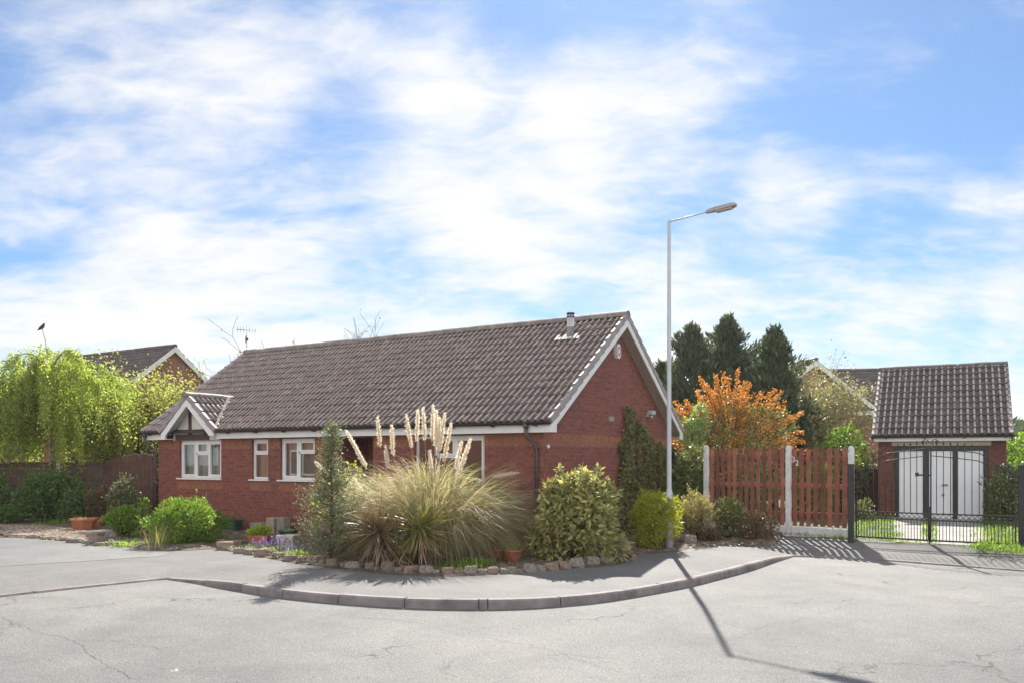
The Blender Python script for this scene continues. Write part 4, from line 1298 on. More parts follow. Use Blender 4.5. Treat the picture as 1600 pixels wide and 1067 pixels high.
for i, (a, b) in enumerate(cells):
    mb = MB(); mb.box(a + .004, b - .004, fd - .01, fd + .03, .14, 1.925, ch=.005)
    n = 4
    for k in range(1, n): xx = a + (b - a) * k / n; mb.box(xx - .004, xx + .004, fd - .016, fd - .0098, .2, 1.90)
    mb.box(a + .004, b - .004, fd - .022, fd + .02, .05, .137)
    dd = mb.build('door', M['garage_door'], gfr)
    if i == 1:
        hb = MB(); hb.box(a + .33, a + .47, fd - .05, fd - .017, 1.0, 1.04, ch=.006); hb.build('handle', M['brass'], dd)
        hb = MB(); hb.box(a + .33, a + .39, fd - .03, fd - .017, .72, .78, ch=.004); hb.build('lock', M['brass'], dd)

# ================================================================ PICKET FENCE, POSTS, GATE
PM, PR_ = gp(1232, 833, GZ), gp(1330, 840, GZ)
PL = PM + Vector((-CT, ST, 0)) * 1.80


def fpost(p, h, label, w=.10):
    h -= GZ; mb = MB(); mb.box(-w / 2, w / 2, -w / 2, w / 2, -.1, h - .05, ch=.006)
    mb.add([(-w / 2, -w / 2, h - .05), (w / 2, -w / 2, h - .05), (w / 2, w / 2, h - .05), (-w / 2, w / 2, h - .05), (-.02, -.02, h), (.02, -.02, h), (.02, .02, h), (-.02, .02, h)], [(0, 1, 5, 4), (1, 2, 6, 5), (2, 3, 7, 6), (3, 0, 4, 7), (4, 5, 6, 7)])
    d = (PR_ - PL); o = mb.build('fence_post', M['concrete'], None, p, math.atan2(d.y, d.x))
    return tag(o, label, 'fence post', 'white concrete fence posts')


fpost(PL, Z(695, PL.y), 'white concrete fence post half covered by ivy next to the gable')
fpost(PM, Z(695, PM.y), 'white concrete fence post between the two red picket panels')
fpost(PR_, Z(696, PR_.y), 'white concrete fence post standing against the black gate post')


def picket(a, b, n, ztop, zbot, label, number=False, seed=1):
    d = b - a; ln = d.length - .13; ang = math.atan2(d.y, d.x)
    root = empty('picket_fence', a + d.normalized() * .065, ang, label, 'fence', 'red picket fence panels')
    rnd = random.Random(seed)
    for zz in (zbot + .2, (zbot + ztop) / 2 - .02, ztop - .27):
        mb = MB(); mb.box(0.004, ln - .004, .022, .062, zz, zz + .085, ch=.004); mb.build('rail', M['picket'], root)
    sp = ln / n
    for i in range(n):
        xc = sp * (i + .5); w = sp * .60 / 2
        mb = MB(); tz = ztop + rnd.uniform(-.022, .022); t = rnd.uniform(-.009, .009)
        vs = [(xc - w, 0, zbot), (xc + w, 0, zbot), (xc + w + t, 0, tz - .02), (xc + w * .75 + t, 0, tz), (xc - w * .75 + t, 0, tz), (xc - w + t, 0, tz - .02)]
        vs += [(x, .02, z) for x, y, z in vs]
        mb.add(vs, [(0, 1, 2, 3, 4, 5), (11, 10, 9, 8, 7, 6)] + [(k, k + 6, (k + 1) % 6 + 6, (k + 1) % 6) for k in range(6)])
        po = mb.build('picket', M['picket'], root)
        if number and i == 0:
            for ch, dx, zc in (('3', -.045, ztop - .30), ('2', .035, ztop - .37)):
                cu = bpy.data.curves.new('house_number', 'FONT'); cu.body = ch; cu.size = .17; cu.extrude = .003; cu.align_x = 'CENTER'
                cu.materials.append(M['white'])
                tmp = bpy.data.objects.new('tmp', cu); me = bpy.data.meshes.new_from_object(tmp); bpy.data.objects.remove(tmp)
                no = bpy.data.objects.new('house_number', me); COL.objects.link(no); no.parent = po
                no.location = (xc + dx + .02, -.006, zc); no.rotation_euler = (R(90), 0, 0)
    return root


picket(PL, PM, 13, 1.83, .18, 'longer red-brown picket panel beside the gable with shrubs at its foot', seed=3)
picket(PM, PR_, 8, 1.82, .19, 'shorter red-brown picket panel carrying the white house number', True, seed=4)
for a, b, lab in ((PL, PM, 'white concrete gravel board mostly hidden by low dark shrubs'), (PM, PR_, 'white notched gravel board under the shorter picket panel')):
    d = b - a; mb = MB(); ln = d.length - .13
    mb.box(0, ln, -.012, .028, -.05, .165, ch=.005)
    n = 8 if ln < 1.6 else 13
    for i in range(n): mb.box(ln / n * (i + .86), ln / n * (i + 1.06) - .01, -.008, .024, .164, .21)
    o = mb.build('gravel_board', M['concrete'], None, a + d.normalized() * .065, math.atan2(d.y, d.x)); tag(o, lab, 'gravel board', 'white gravel boards')

# gate
GA, GM, GB = gp(1337, 838.5, .05 + GZ), gp(1452.5, 845, .05 + GZ), gp(1588, 851, .05 + GZ)


def gate_leaf(a, b, hinge_first, label, latch):
    d = b - a; ln = Vector((d.x, d.y, 0)).length; ang = math.atan2(d.y, d.x)
    root = empty('gate_leaf', (a.x, a.y, GZ), ang, label, 'gate', 'wrought iron gate leaves')
    H0, H1 = 1.32, 1.79
    def top(t):   # t: 0 hinge .. 1 meeting stile
        s = min(1, t / .45); s = s * s * (3 - 2 * s)
        return H0 + (H1 - .13 - H0) * s + .13 * max(0, (t - .3) / .7) ** .8
    def xx(t): return ln * t if hinge_first else ln * (1 - t)
    mb = MB()
    for t, h in ((0.008, H0 + .06), (.985, H1 + .05)):
        mb.box(xx(t) - .013, xx(t) + .013, -.013, .013, .03, h)
    mb.box(.03, ln - .03, -.012, .012, .05, .08); mb.box(.03, ln - .03, -.012, .012, .43, .455); mb.box(.03, ln - .03, -.012, .012, .55, .575)
    for off in (0, -.14):
        mb.tube([(xx(t), 0, top(t) + off) for t in np.linspace(.015, .98, 22)], .0095, 6)
    mb.build('gate_frame', M['iron'], root)
    n = 12
    for i in range(1, n):
        t = i / n
        mb = MB(); h = top(t) + .10
        mb.tube([(xx(t), 0, .56), (xx(t), 0, h)], .007, 6)
        mb.lathe([(.001, 0), (.019, .012), (.009, .04), (.001, .085)], 6, (xx(t), 0, h - .01))
        mb.build('upright_bar', M['iron'], root)
    n = 25
    for i in range(1, n):
        mb = MB(); x_ = ln * i / n; mb.tube([(x_, 0, .07), (x_, 0, .44)], .0075, 5); mb.build('dog_bar', M['iron'], root)
    mb = MB()
    n = 14
    for i in range(n):
        x0, x1 = .04 + (ln - .08) * i / n, .04 + (ln - .08) * (i + 1) / n
        mb.tube([(x0, .004, .455), (x1, .004, .55)], .005, 4); mb.tube([(x0, -.004, .55), (x1, -.004, .455)], .005, 4)
    mb.build('lattice', M['iron'], root)
    def scroll(cx, cz, r, s):
        return [(cx + s * r * (1 - k / 22) * math.cos(k * .42), 0, cz + r * (1 - k / 22) * math.sin(k * .42)) for k in range(20)]
    mb = MB()
    mb.tube(scroll(xx(.94), H1 + .10, .07, 1), .008, 5); mb.tube(scroll(xx(.06), H0 - .06, .06, 1), .008, 5); mb.tube(scroll(xx(.12), H0 + .12, .07, -1), .008, 5)
    mb.build('scroll', M['iron'], root)
    if latch:
        mb = MB(); mb.box(xx(1) - .03 - .20, xx(1) + .02, -.035, -.018, 1.27, 1.30); mb.box(xx(1) - .24, xx(1) - .18, -.04, -.016, 1.26, 1.33)
        mb.build('latch', M['iron'], root)
    else:
        mb = MB(); mb.tube([(xx(1) , -.03, .0), (xx(1), -.03, .7)], .012, 6); mb.box(xx(1) - .03, xx(1) + .03, -.04, -.017, .5, .56); mb.build('drop_bolt', M['iron'], root)
    return root


gate_leaf(GA, GM, True, 'black wrought iron gate leaf hung beside the red picket fence, with latch', True)
gate_leaf(GM, GB, False, 'black wrought iron gate leaf hung on the thick black end post, with drop bolt', False)
def gate_post(p, s, h, label):
    mb = MB(); mb.box(-s / 2, s / 2, -s / 2, s / 2, -.1, h, ch=.006); mb.box(-s / 2 - .008, s / 2 + .008, -s / 2 - .008, s / 2 + .008, h - .02, h + .012, ch=.005)
    for zz in (.3, 1.2): mb.box(-.02, .02, -s / 2 - .03, -s / 2 + .002, zz, zz + .06)
    o = mb.build('gate_post', M['iron'], None, p, R(-34)); tag(o, label, 'gate post', 'black gate posts')
q = gp(1330, 843, GZ); gate_post((q.x - .01, q.y - .02, GZ), .10, Z(725, q.y) - GZ, 'slim black gate post in front of the white concrete post')
q = gp(1597.5, 855, GZ); gate_post((q.x + .03, q.y, GZ), .17, Z(727, q.y) - GZ, 'thick black gate post at the far end of the gate')

# ================================================================ STREET LAMP
lp = gp(1045.5, 858.5)
lamp = empty('street_lamp', lp, 0, 'tall grey street lamp with a single arm rising from the golden shrub', 'street lamp')
HP = Z(345, lp.y)
mb = MB(); mb.lathe([(.001, -.1), (.073, -.1), (.073, 1.02), (.07, 1.06), (.05, 1.12), (.05, 1.14)], 20); mb.box(-.032, .032, -.077, -.069, .35, .85, ch=.004)
lb = mb.build('lamp_base', M['lamp'], lamp)
mb = MB(); mb.lathe([(.046, 1.12), (.042, 3.0), (.036, 4.6), (.030, HP - .06), (.028, HP), (.001, HP + .005)], 18); mb.build('lamp_pole', M['lamp'], lamp)
hd = Vector((1.0, -.72, 0)).normalized(); tip = 1.26
mb = MB(); mb.tube([Vector((0, 0, HP - .025)), Vector((0, 0, HP + .03)) + hd * (tip - .48)], .014, 8); mb.build('lamp_arm', M['lamp'], lamp)
ang = math.atan2(hd.y, hd.x)
Mh = Matrix.Translation(Vector((0, 0, HP + .03)) + hd * (tip - .52)) @ Matrix.Rotation(ang, 4, 'Z') @ Matrix.Rotation(R(-4), 4, 'Y')
mb = MB()
vs = []
prof = [(0, .03, -.025, .03), (.14, .045, -.03, .045), (.16, .075, -.035, .04), (.50, .08, -.03, .038), (.56, .05, -.02, .02)]
for x_, w_, zl, zh in prof:
    vs += [(x_, -w_, zl), (x_, w_, zl), (x_, w_ * .8, zh), (x_, -w_ * .8, zh)]
fs = [(i * 4 + k, i * 4 + (k + 1) % 4, (i + 1) * 4 + (k + 1) % 4, (i + 1) * 4 + k) for i in range(4) for k in range(4)] + [(3, 2, 1, 0), (16, 17, 18, 19)]
mb.add([Mh @ Vector(v) for v in vs], fs); lh = mb.build('lamp_head', M['lamp_head'], lamp)
mb = MB(); mb.box(.18, .49, -.062, .062, -.058, -.034, M=Mh, ch=.01); mb.build('lamp_bowl', M['lamp_glass'], lh)

# ================================================================ STONES
def stone_mesh(seed, rough=.16):
    rnd = random.Random(seed)
    bm = bmesh.new(); bmesh.ops.create_cube(bm, size=1)
    bmesh.ops.bevel(bm, geom=bm.edges[:], offset=.16, segments=2, affect='EDGES', profile=.6)
    bmesh.ops.subdivide_edges(bm, edges=[e for e in bm.edges if e.calc_length() > .25], cuts=2, use_grid_fill=True)
    from mathutils import noise
    o = Vector((seed * 3.1, seed * 1.7, 0))
    tap = rnd.uniform(.75, 1.0)
    for v in bm.verts:
        v.co += v.co.normalized() * (noise.noise(v.co * 1.6 + o) * rough + noise.noise(v.co * 5 + o) * rough * .35)
        if v.co.z > 0: v.co.x *= 1 - (1 - tap) * v.co.z * 2; v.co.y *= 1 - (1 - tap) * v.co.z * 2
    bmesh.ops.recalc_face_normals(bm, faces=bm.faces[:])
    me = bpy.data.meshes.new('edging_stone'); bm.to_mesh(me); bm.free(); box_uv(me)
    for p in me.polygons: p.use_smooth = False
    return me


SM = [stone_mesh(i) for i in range(10)]
SMB = []
for i, me in enumerate(SM):
    me.materials.append(M['stone'] if i % 3 else M['stone2'])
    SMB.append(me)


def stone(px, py, wpx, hpx, label, i, group, lay=.85, z0=-.02, rz=None):
    p = gp(px, py); k = p.y / F
    o = bpy.data.objects.new('edging_stone', SMB[i % 10]); COL.objects.link(o)
    w, h = wpx * k, hpx * k * 1.08
    o.scale = (w, w * lay if w * lay > .12 else .14, h); o.location = (p.x, p.y + .06, z0 + h / 2)
    o.rotation_euler = (random.uniform(-.08, .08), random.uniform(-.08, .08), random.uniform(-.3, .3) if rz is None else rz)
    tag(o, label, 'stone', group)
    return o


ORD = 'first second third fourth fifth sixth seventh eighth ninth tenth eleventh twelfth thirteenth fourteenth fifteenth sixteenth seventeenth eighteenth nineteenth twentieth'.split()
# row of rockery stones along the pavement: sections named by what stands behind them
rows = [
    ('in front of the red lettuce trough', [(352, 858, 25, 13), (375, 864, 20, 9), (391, 866, 18, 9), (410, 869, 22, 13), (433, 872, 18, 10), (452, 876, 20, 10), (470, 879, 15, 10)]),
    ('in front of the feathery conifer', [(489, 881, 14, 13), (502, 883, 10, 9), (518, 884, 18, 13), (535, 886, 9, 9), (552, 888, 24, 12)]),
    ('in front of the yuccas', [(578, 890, 16, 12), (589, 891, 10, 7), (606, 892, 21, 16), (622, 894, 13, 9), (641, 895, 23, 12), (665, 896, 24, 13), (682, 897, 14, 8)]),
    ('in front of the fresh green weeds', [(699, 897, 20, 12), (717, 897, 15, 8), (735, 897, 20, 14), (753, 897, 15, 9), (770, 896, 19, 11), (787, 896, 13, 9)]),
    ('in front of the twin terracotta pots', [(800, 895, 16, 11), (814, 894, 11, 7), (827, 893, 21, 13), (845, 892, 18, 10)]),
    ('below the big mottled bush', [(862, 890, 22, 12), (882, 888, 20, 12), (901, 886, 24, 15), (925, 883, 22, 14), (948, 880, 22, 13), (967, 877, 18, 12)]),
]
cnt = 0
sizes = lambda w, h: ('tall ' if h > w * .72 else ('long low ' if w > 2 * h else 'squat '))
for where, lst in rows:
    for i, (px, py, w, h) in enumerate(lst):
        col_ = 'grey' if (cnt % 10) % 3 else 'buff brown'
        stone(px, py, w, h, f'{sizes(w, h)}{col_} rockery stone, {ORD[i]} of those {where}', cnt, 'rockery stones edging the front bed')
        cnt += 1
for px, py, w, h, lab in ((344, 850, 16, 9, 'pale flat stone stacked behind the first corner stone by the juniper'), (367, 853, 22, 10, 'flat buff stone set back beside the corner of the rockery row'),
                          (979, 866, 12, 22, 'upright grey stone slab between the mottled bush and golden shrub'), (1077, 851, 24, 16, 'grey stone lying between golden shrub and the feathery lime shrub'),
                          (990, 873, 10, 8, 'small grey stone at the foot of the golden shrub')):
    stone(px, py, w, h, lab, cnt, 'rockery stones edging the front bed'); cnt += 1
lr = [(30, 838, 38, 5), (52, 840, 22, 6), (75, 842, 24, 5), (98, 844, 20, 5), (118, 847, 28, 7), (140, 849, 20, 6), (162, 852, 26, 6), (186, 853, 20, 7), (232, 858, 24, 6)]
for i, (px, py, w, h) in enumerate(lr):
    stone(px, py, w, h, f'thin flat stone edging the gravel along the drive, {ORD[i]} from the picture edge', cnt, 'flat stones edging the gravel', z0=-.015); cnt += 1
for px, py, w, h, lab in ((146, 842, 24, 11, 'dark rounded boulder behind the flat stones by the fresh green bush'), (147, 846, 26, 8, 'pale topped slab leaning beside the dark boulder at the gravel edge'), (176, 841, 22, 12, 'brown boulder under the round fresh green bush')):
    stone(px, py, w, h, lab, cnt, 'boulders by the gravel'); cnt += 1

# ================================================================ POTS AND BLOCKS
def soil_disc(mb, r, z, c=(0, 0), n=16): mb.lathe([(.001, z), (r, z)], n, (c[0], c[1], 0), 1)


def pot(name, label, p, r0, r1, h, m, lip=.02, n=24, rot=0, cat='flower pot', sy=1.0, group=None, smooth=True):
    root = empty(name, p, 0, label, cat, group)
    mb = MB(); mb.lathe([(.001, 0), (r0, 0), (r1 * .97, h - .05), (r1 * .97, h - .045), (r1 + lip * .6, h - .045), (r1 + lip * .6, h), (r1 - .012, h), (r1 - .015, h - .05)], n, rot=rot, sy=sy, smooth=smooth)
    mb.build('pot', m, root)
    mb = MB(); mb.lathe([(.001, h - .04), (r1 - .012, h - .045)], n, rot=rot, sy=sy); mb.build('soil', M['soil'], root)
    return root


def tuft(root, name, leaf, n, h, spread, z, seed, w=.02, lean=(.4, 1.4), K=4):
    rng = np.random.default_rng(seed)
    b = np.c_[rng.normal(size=(n, 2)) * spread, np.full(n, z)]
    az = np.arctan2(b[:, 1], b[:, 0]) + rng.normal(size=n) * .6
    return blades(name, b, az, rng.uniform(lean[0] + .5, 1.5, n), rng.uniform(lean[0] - .5, lean[1], n), h * rng.uniform(.5, 1.15, n), w, LF[leaf], root, K=K)


def leafy(root, name, leaf, n, rad, zc, seed, L=.05, W=.035):
    rng = np.random.default_rng(seed)
    P, D = lobe_points(rng, n, (0, 0, zc), rad, 7, .5, .25, zmin=zc - rad[2])
    s = rng.uniform(.6, 1.2, len(P))
    return leaves(name, P, unit(D + rng.normal(size=P.shape) * .6 + np.array([0, 0, .4])), unit(D + rng.normal(size=P.shape) * .5), L * s, W * s, LF[leaf], root)


q = gp(68, 815.5); r_ = pot('flower_pot', 'slate blue tapered pot with a small conical shrub by the dark hedge', q, .12, .20, .27, M['bluepot'])
leafy(r_, 'plant', 'juniper', 420, (.17, .17, .16), .38, 3, .05, .02); leafy(r_, 'plant', 'juniper', 160, (.07, .07, .16), .52, 4, .05, .02)
q = gp(131, 829); r_ = pot('planter', 'terracotta octagonal planter standing at the edge of the gravel', q, .22, .29, .30, M['terracotta'], .035, 8, R(22.5), 'planter', smooth=False)
tuft(r_, 'plant', 'twiggy', 40, .14, .12, .26, 5, .01)
q = gp(165, 822); r_ = pot('flower_pot', 'small teal glazed pot behind the fresh green bush', q, .08, .11, .2, M['tealpot'])
tuft(r_, 'plant', 'silver', 40, .16, .05, .18, 6, .012)
q = gp(156, 823); r_ = pot('flower_pot', 'small plain terracotta pot between octagonal planter and teal pot', (q.x, q.y, 0), .06, .09, .17, M['terracotta'])
tuft(r_, 'plant', 'twiggy', 30, .15, .04, .15, 7, .012)
q = gp(794, 882); 
r_ = pot('flower_pot', 'wider glazed terracotta pot of wispy stems, nearest the mottled bush', gp(802, 882), .105, .142, .25, M['terracotta2'], .016, group='pair of glazed terracotta pots')
tuft(r_, 'plant', 'twiggy', 120, .26, .07, .22, 8, .007); tuft(r_, 'plant', 'bright', 40, .1, .07, .22, 9, .016)
r_ = pot('flower_pot', 'narrower glazed terracotta pot touching the wider one, nearly empty', gp(778, 879), .085, .112, .235, M['terracotta2'], .014, group='pair of glazed terracotta pots')
tuft(r_, 'plant', 'twiggy', 25, .12, .05, .2, 10, .008)


def trough(name, label, p, l, w, h, m, rz, cat='planter', taper=.85):
    root = empty(name, p, rz, label, cat)
    mb = MB(); a, b = l / 2, w / 2; t = taper
    lev = [(a * t, b * t, 0), (a * .97, b * .97, h - .04), (a * 1.04, b * 1.06, h - .04), (a * 1.04, b * 1.06, h), (a * .93, b * .9, h), (a * .9, b * .87, h - .05)]
    vs = []
    for x_, y_, z_ in lev: vs += [(-x_, -y_, z_), (x_, -y_, z_), (x_, y_, z_), (-x_, y_, z_)]
    fs = [(i * 4 + k, i * 4 + (k + 1) % 4, (i + 1) * 4 + (k + 1) % 4, (i + 1) * 4 + k) for i in range(5) for k in range(4)] + [(3, 2, 1, 0)]
    mb.add(vs, fs); mb.build('trough', m, root)
    mb = MB(); mb.box(-a * .9, a * .9, -b * .87, b * .87, h - .06, h - .045); mb.build('soil', M['soil'], root)
    return root


r_ = trough('planter', 'terracotta trough full of yellow-green lettuce behind the rockery stones', gp(406, 851), .42, .2, .2, M['terracotta'], R(-12))
leafy(r_, 'lettuce', 'lettuce', 260, (.21, .1, .11), .26, 12, .085, .07)
r_ = trough('planter', 'square pale stone planter with tiny seedlings beside the lavender', gp(452, 861), .33, .33, .31, M['palebox'], R(-14), taper=.98)
tuft(r_, 'seedlings', 'silver', 70, .05, .1, .26, 13, .012)
r_ = pot('flower_pot', 'dark green bowl of seedlings behind the pale square planter', gp(450, 849), .14, .17, .28, M['greenpot'])
tuft(r_, 'seedlings', 'lettuce', 40, .07, .09, .24, 14, .02)
r_ = trough('planter', 'dark green plastic trough against the brick wall under the first window', gp(362, 831), .5, .22, .3, M['greenpot'], R(-32))
leafy(r_, 'plant', 'dark', 60, (.14, .08, .06), .32, 15, .05, .03)


def block(label, px, py, wpx, hpx, d, m):
    q = gp(px, py); k = q.y / F; mb = MB(); w, h = wpx * k / CT, hpx * k
    mb.box(-w / 2, w / 2, -d / 2, d / 2, 0, h, ch=.008)
    o = mb.build('concrete_block', M[m], None, (q.x, q.y, .0), R(-TH)); return tag(o, label, 'block', 'concrete blocks against the house wall')


block('buff upright concrete block leaning on the house wall', 427, 835, 15, 27, .2, 'block2')
block('darker grey concrete block standing beside the buff one', 443, 836.5, 14, 29, .2, 'block')
block('low grey slab lying near the house wall behind the lettuce', 408, 834, 24, 18, .3, 'block')
# paper scrap on the road
mb = MB(); rnd = random.Random(2); vs = []
q = gp(272, 1047, -.25)
for _ in range(8): q = gp(272, 1047, road_z(q.y))
q.z = road_z(q.y)
for i in range(5):
    for j in range(4):
        vs.append(((i - 2) * .016 + rnd.uniform(-.004, .004), (j - 1.5) * .016 + rnd.uniform(-.004, .004), -.008 + .9 * rnd.uniform(0, .028) * (1 if 0 < i < 4 and 0 < j < 3 else .3)))
mb.add(vs, [(i * 4 + j, i * 4 + j + 1, (i + 1) * 4 + j + 1, (i + 1) * 4 + j) for i in range(4) for j in range(3)])
o = mb.build('paper_scrap', M['paper'], None, (q.x, q.y, q.z)); tag(o, 'crumpled scrap of white paper lying on the road', 'litter')

# ================================================================ PLANTS IN THE FRONT BED
# pampas grass
rng = np.random.default_rng(21)
pc = Vector((X(672, 14.55), 14.55, 0))
pam = empty('pampas_grass', pc, 0, 'huge straw-coloured pampas grass with upright cream plumes in front of the window', 'pampas grass')


def pam_blades(name, n, leaf, lmin, lmax, e1lo, e1hi, w, r=.28, e0lo=.75):
    a = rng.uniform(0, 6.283, n); rr = r * np.sqrt(rng.random(n))
    b = np.c_[rr * np.cos(a), rr * np.sin(a), np.full(n, .02)]
    az = a + rng.normal(size=n) * .35
    ln = rng.uniform(lmin, lmax, n)
    blades(name, b, az, rng.uniform(e0lo, 1.52, n), rng.uniform(e1lo, e1hi, n), ln, w * rng.uniform(.6, 1.3, n), LF[leaf], pam, K=9, pw=1.5, twist=rng.normal(size=n) * .5)


pam_blades('blades', 9500, 'pampas', 1.2, 2.3, -1.7, .3, .0068, .52, .7)
pam_blades('dry_blades', 4600, 'pampas_dead', .8, 1.95, -1.6, .7, .0075, .6, .55)
n = 5200; d_ = rand_dirs(rng, n, .35); d_ = d_[d_[:, 2] > -.15]; n = len(d_)
b_ = np.array([0, 0, .66]) + d_ * np.array([1.12, .92, .88]) * rng.uniform(.45, .9, n)[:, None]; b_[:, 2] = np.maximum(b_[:, 2], .06)
e_ = np.arcsin(np.clip(d_[:, 2], -1, 1)) * .7 + rng.uniform(.1, .75, n)
blades('tuft_tips', b_, np.arctan2(d_[:, 1], d_[:, 0]) + rng.normal(size=n) * .45, e_, e_ - rng.uniform(.9, 2.3, n), rng.uniform(.3, .75, n), .0065 * rng.uniform(.6, 1.3, n), LF['pampas'], pam, K=6, pw=1.1, twist=rng.normal(size=n) * .6)
PLM = [((541, 672), (573, 730)), ((590, 651), (594, 699)), ((612, 665), (614, 712)), ((635, 649), (643, 700)), ((653, 641), (651, 690)), ((661, 638), (664, 688)), ((677, 633), (675, 690)),
       ((682, 641), (681, 700)), ((687, 652), (684, 705)), ((695, 646), (687, 705)), ((705, 661), (693, 722)), ((721, 690), (712, 734)), ((735, 686), (716, 742)), ((808, 738), (768, 745)),
       ((494, 722), (509, 738)), ((603, 697), (606, 732)), ((553, 747), (573, 779)), ((671, 704), (676, 745))]
for i, ((tx, ty), (bx_, by)) in enumerate(PLM):
    Y = pc.y + rng.uniform(-.4, .2)
    T = np.array([X(tx, Y) - pc.x, Y - pc.y, Z(ty, Y)]); B = np.array([X(bx_, Y) - pc.x, Y - pc.y, Z(by, Y)])
    ax_ = T - B; ln = np.linalg.norm(ax_); ax_ /= ln
    foot = np.array([B[0] * .25, (Y - pc.y) * .4, .3])
    n = int(850 * ln / .5)
    t = rng.beta(1.3, 1.5, n)
    rad = .032 * np.sin(np.pi * np.clip(t * .86 + .1, 0, 1)) ** .8
    P = B + ax_ * (t * ln)[:, None] + rand_dirs(rng, n) * (rad * rng.random(n) ** .5)[:, None]
    D = unit(ax_ * 1.0 + rng.normal(size=(n, 3)) * .42)
    pl = leaves('plume', P, D, rand_dirs(rng, n), .058 * rng.uniform(.5, 1.2, n), .008, LF['plume'], pam, fold=.05)
    mb = MB(); mb.tube([foot, (foot + B) / 2 + np.array([0, 0, .12]), B, B + ax_ * ln * .9], [.008, .007, .006, .003], 5, cap=False); mb.build('stalk', LF['pampas_dead'], pl)


def yucca(label, px, Y, zc, n, ln, seed, leaf, ndead=70):
    rng = np.random.default_rng(seed)
    x = X(px, Y)
    root = empty('yucca', (x, Y, 0), 0, label, 'yucca', 'yuccas at the front of the bed')
    mb = MB(); mb.tube([(0, 0, 0), (.01, 0, zc * .5), (0, 0, zc)], [.06, .05, .045], 9); mb.build('stem', M['bark'], root)
    d = rand_dirs(rng, n, .25); el = np.arcsin(np.clip(d[:, 2], -.5, .97)); az = rng.uniform(0, 6.283, n)
    b = np.c_[rng.normal(size=(n, 2)) * .025, zc + rng.uniform(-.08, .05, n)]
    blades('leaf_rosette', b, az, el, el - rng.uniform(.05, .5, n), ln * rng.uniform(.7, 1.15, n), .03 * rng.uniform(.7, 1.2, n), LF[leaf], root, K=5, taper=.03, twist=rng.normal(size=n) * .5)
    az = rng.uniform(0, 6.283, ndead); b = np.c_[rng.normal(size=(ndead, 2)) * .03, zc - rng.uniform(.05, .25, ndead)]
    e = rng.uniform(-.9, -.1, ndead)
    blades('dead_leaves', b, az, e, e - rng.uniform(.2, .9, ndead), ln * rng.uniform(.5, .85, ndead), .026, LF['yucca_dead'], root, K=5, taper=.03, twist=rng.normal(size=ndead) * .8)
    return root


yucca('reddish spiky yucca next to the feathery conifer, the redder of two', 593, 12.9, .58, 190, .64, 31, 'yucca')
yucca('greener spiky yucca in front of the pampas grass, upright leaves', 656, 12.9, .62, 210, .68, 32, 'yucca_green', 100)
yucca('small low yucca with withered leaves between the two larger ones', 624, 12.8, .28, 60, .42, 33, 'yucca', 60)

# feathery conifer
def feather_conifer():
    rng = np.random.default_rng(41)
    Y = 13.35; x = X(517, Y); h = Z(664, Y)
    root = empty('conifer', (x, Y, 0), 0, 'thin feathery grey-green conifer with a bare dark stem beside the yuccas', 'conifer')
    mb = MB(); lean = np.array([X(519, Y) - x, 0, 0])
    spine = [np.array([0, 0, 0]), np.array([.02, 0, h * .35]), np.array([.0, 0, h * .7]), lean + np.array([0, 0, h])]
    mb.tube(spine, [.035, .026, .014, .003], 7)
    P = []; D = []
    sp = lambda t: np.array([np.interp(t, [0, .35, .7, 1], [s[k] for s in spine]) for k in range(3)])
    for i in range(180):
        t = .06 + .93 * (i / 180)
        r = .64 * (1 - t) ** .5 * min(1, .55 + t * 2.5) * (1 if t < .42 else .6 if t < .58 else .30) * rng.uniform(.55, 1.05) * (.75 + .25 * min(1, t / .2)) + .05
        a = rng.uniform(0, 6.283); dr = np.array([math.cos(a), math.sin(a), .35])
        p0 = sp(t); p1 = p0 + dr * r * .6; p2 = p0 + dr * r + np.array([0, 0, .02 + .12 * r])
        mb.tube([p0, p1, p2], [.006, .004, .002], 4, cap=False)
        m = int(20 + 85 * r)
        s = rng.uniform(.25, 1.05, m)
        q = p0 + (p2 - p0) * s[:, None] + rng.normal(size=(m, 3)) * .045 * (0.5 + s[:, None])
        P.append(q); D.append(unit(dr + rng.normal(size=(m, 3)) * .8))
    P = np.concatenate(P); D = np.concatenate(D); s = rng.uniform(.6, 1.2, len(P))
    leaves('foliage', P, D, rand_dirs(rng, len(P)), .058 * s, .017 * s, LF['thuja'], root)
    mb.build('trunk', M['bark'], root)


feather_conifer()
shrub('shrub', 'yellow-green leafy shrub between the feathery conifer and the pampas', 'shrub', X(560, 15.3), 15.3, 1.5, .9, Z(712, 15.3), 'yellowgreen', 1700, .075, .045, 51, shoots=20, shoot_len=.15)
shrub('shrub', 'olive bushy shrub squeezed between the pampas and the house downpipe', 'shrub', X(775, 14.75), 14.75, .85, .8, Z(762, 14.7), 'lonicera', 2600, .06, .03, 52, shoots=30, shoot_len=.12)
shrub('shrub', 'big rounded bush with large mottled green and cream leaves at the house corner', 'shrub', X(897, 13.8), 13.8, 1.92, 1.5, Z(733, 13.8), 'laurel', 6600, .125, .050, 53, nl=24, lobe=.40, spread=.66, shoots=110, shoot_len=.24, hang=.35, extra=('redleaf', 60, (.2, .95)), inner=.25)
shrub('shrub', 'golden yellow evergreen shrub around the foot of the street lamp', 'shrub', X(1026, 15.68), 15.68, 1.18, .9, Z(760, 15.68), 'gold', 12500, .045, .026, 54, nl=30, lobe=.36, shoots=130, shoot_len=.14, spread=.68)
shrub('shrub', 'feathery lime and brown shrub just behind the street lamp', 'shrub', X(1086, 17.2), 17.2, .95, .9, Z(762, 17.2), 'lonicera', 4200, .05, .02, 55, nl=20, lobe=.36, shoots=90, shoot_len=.22)
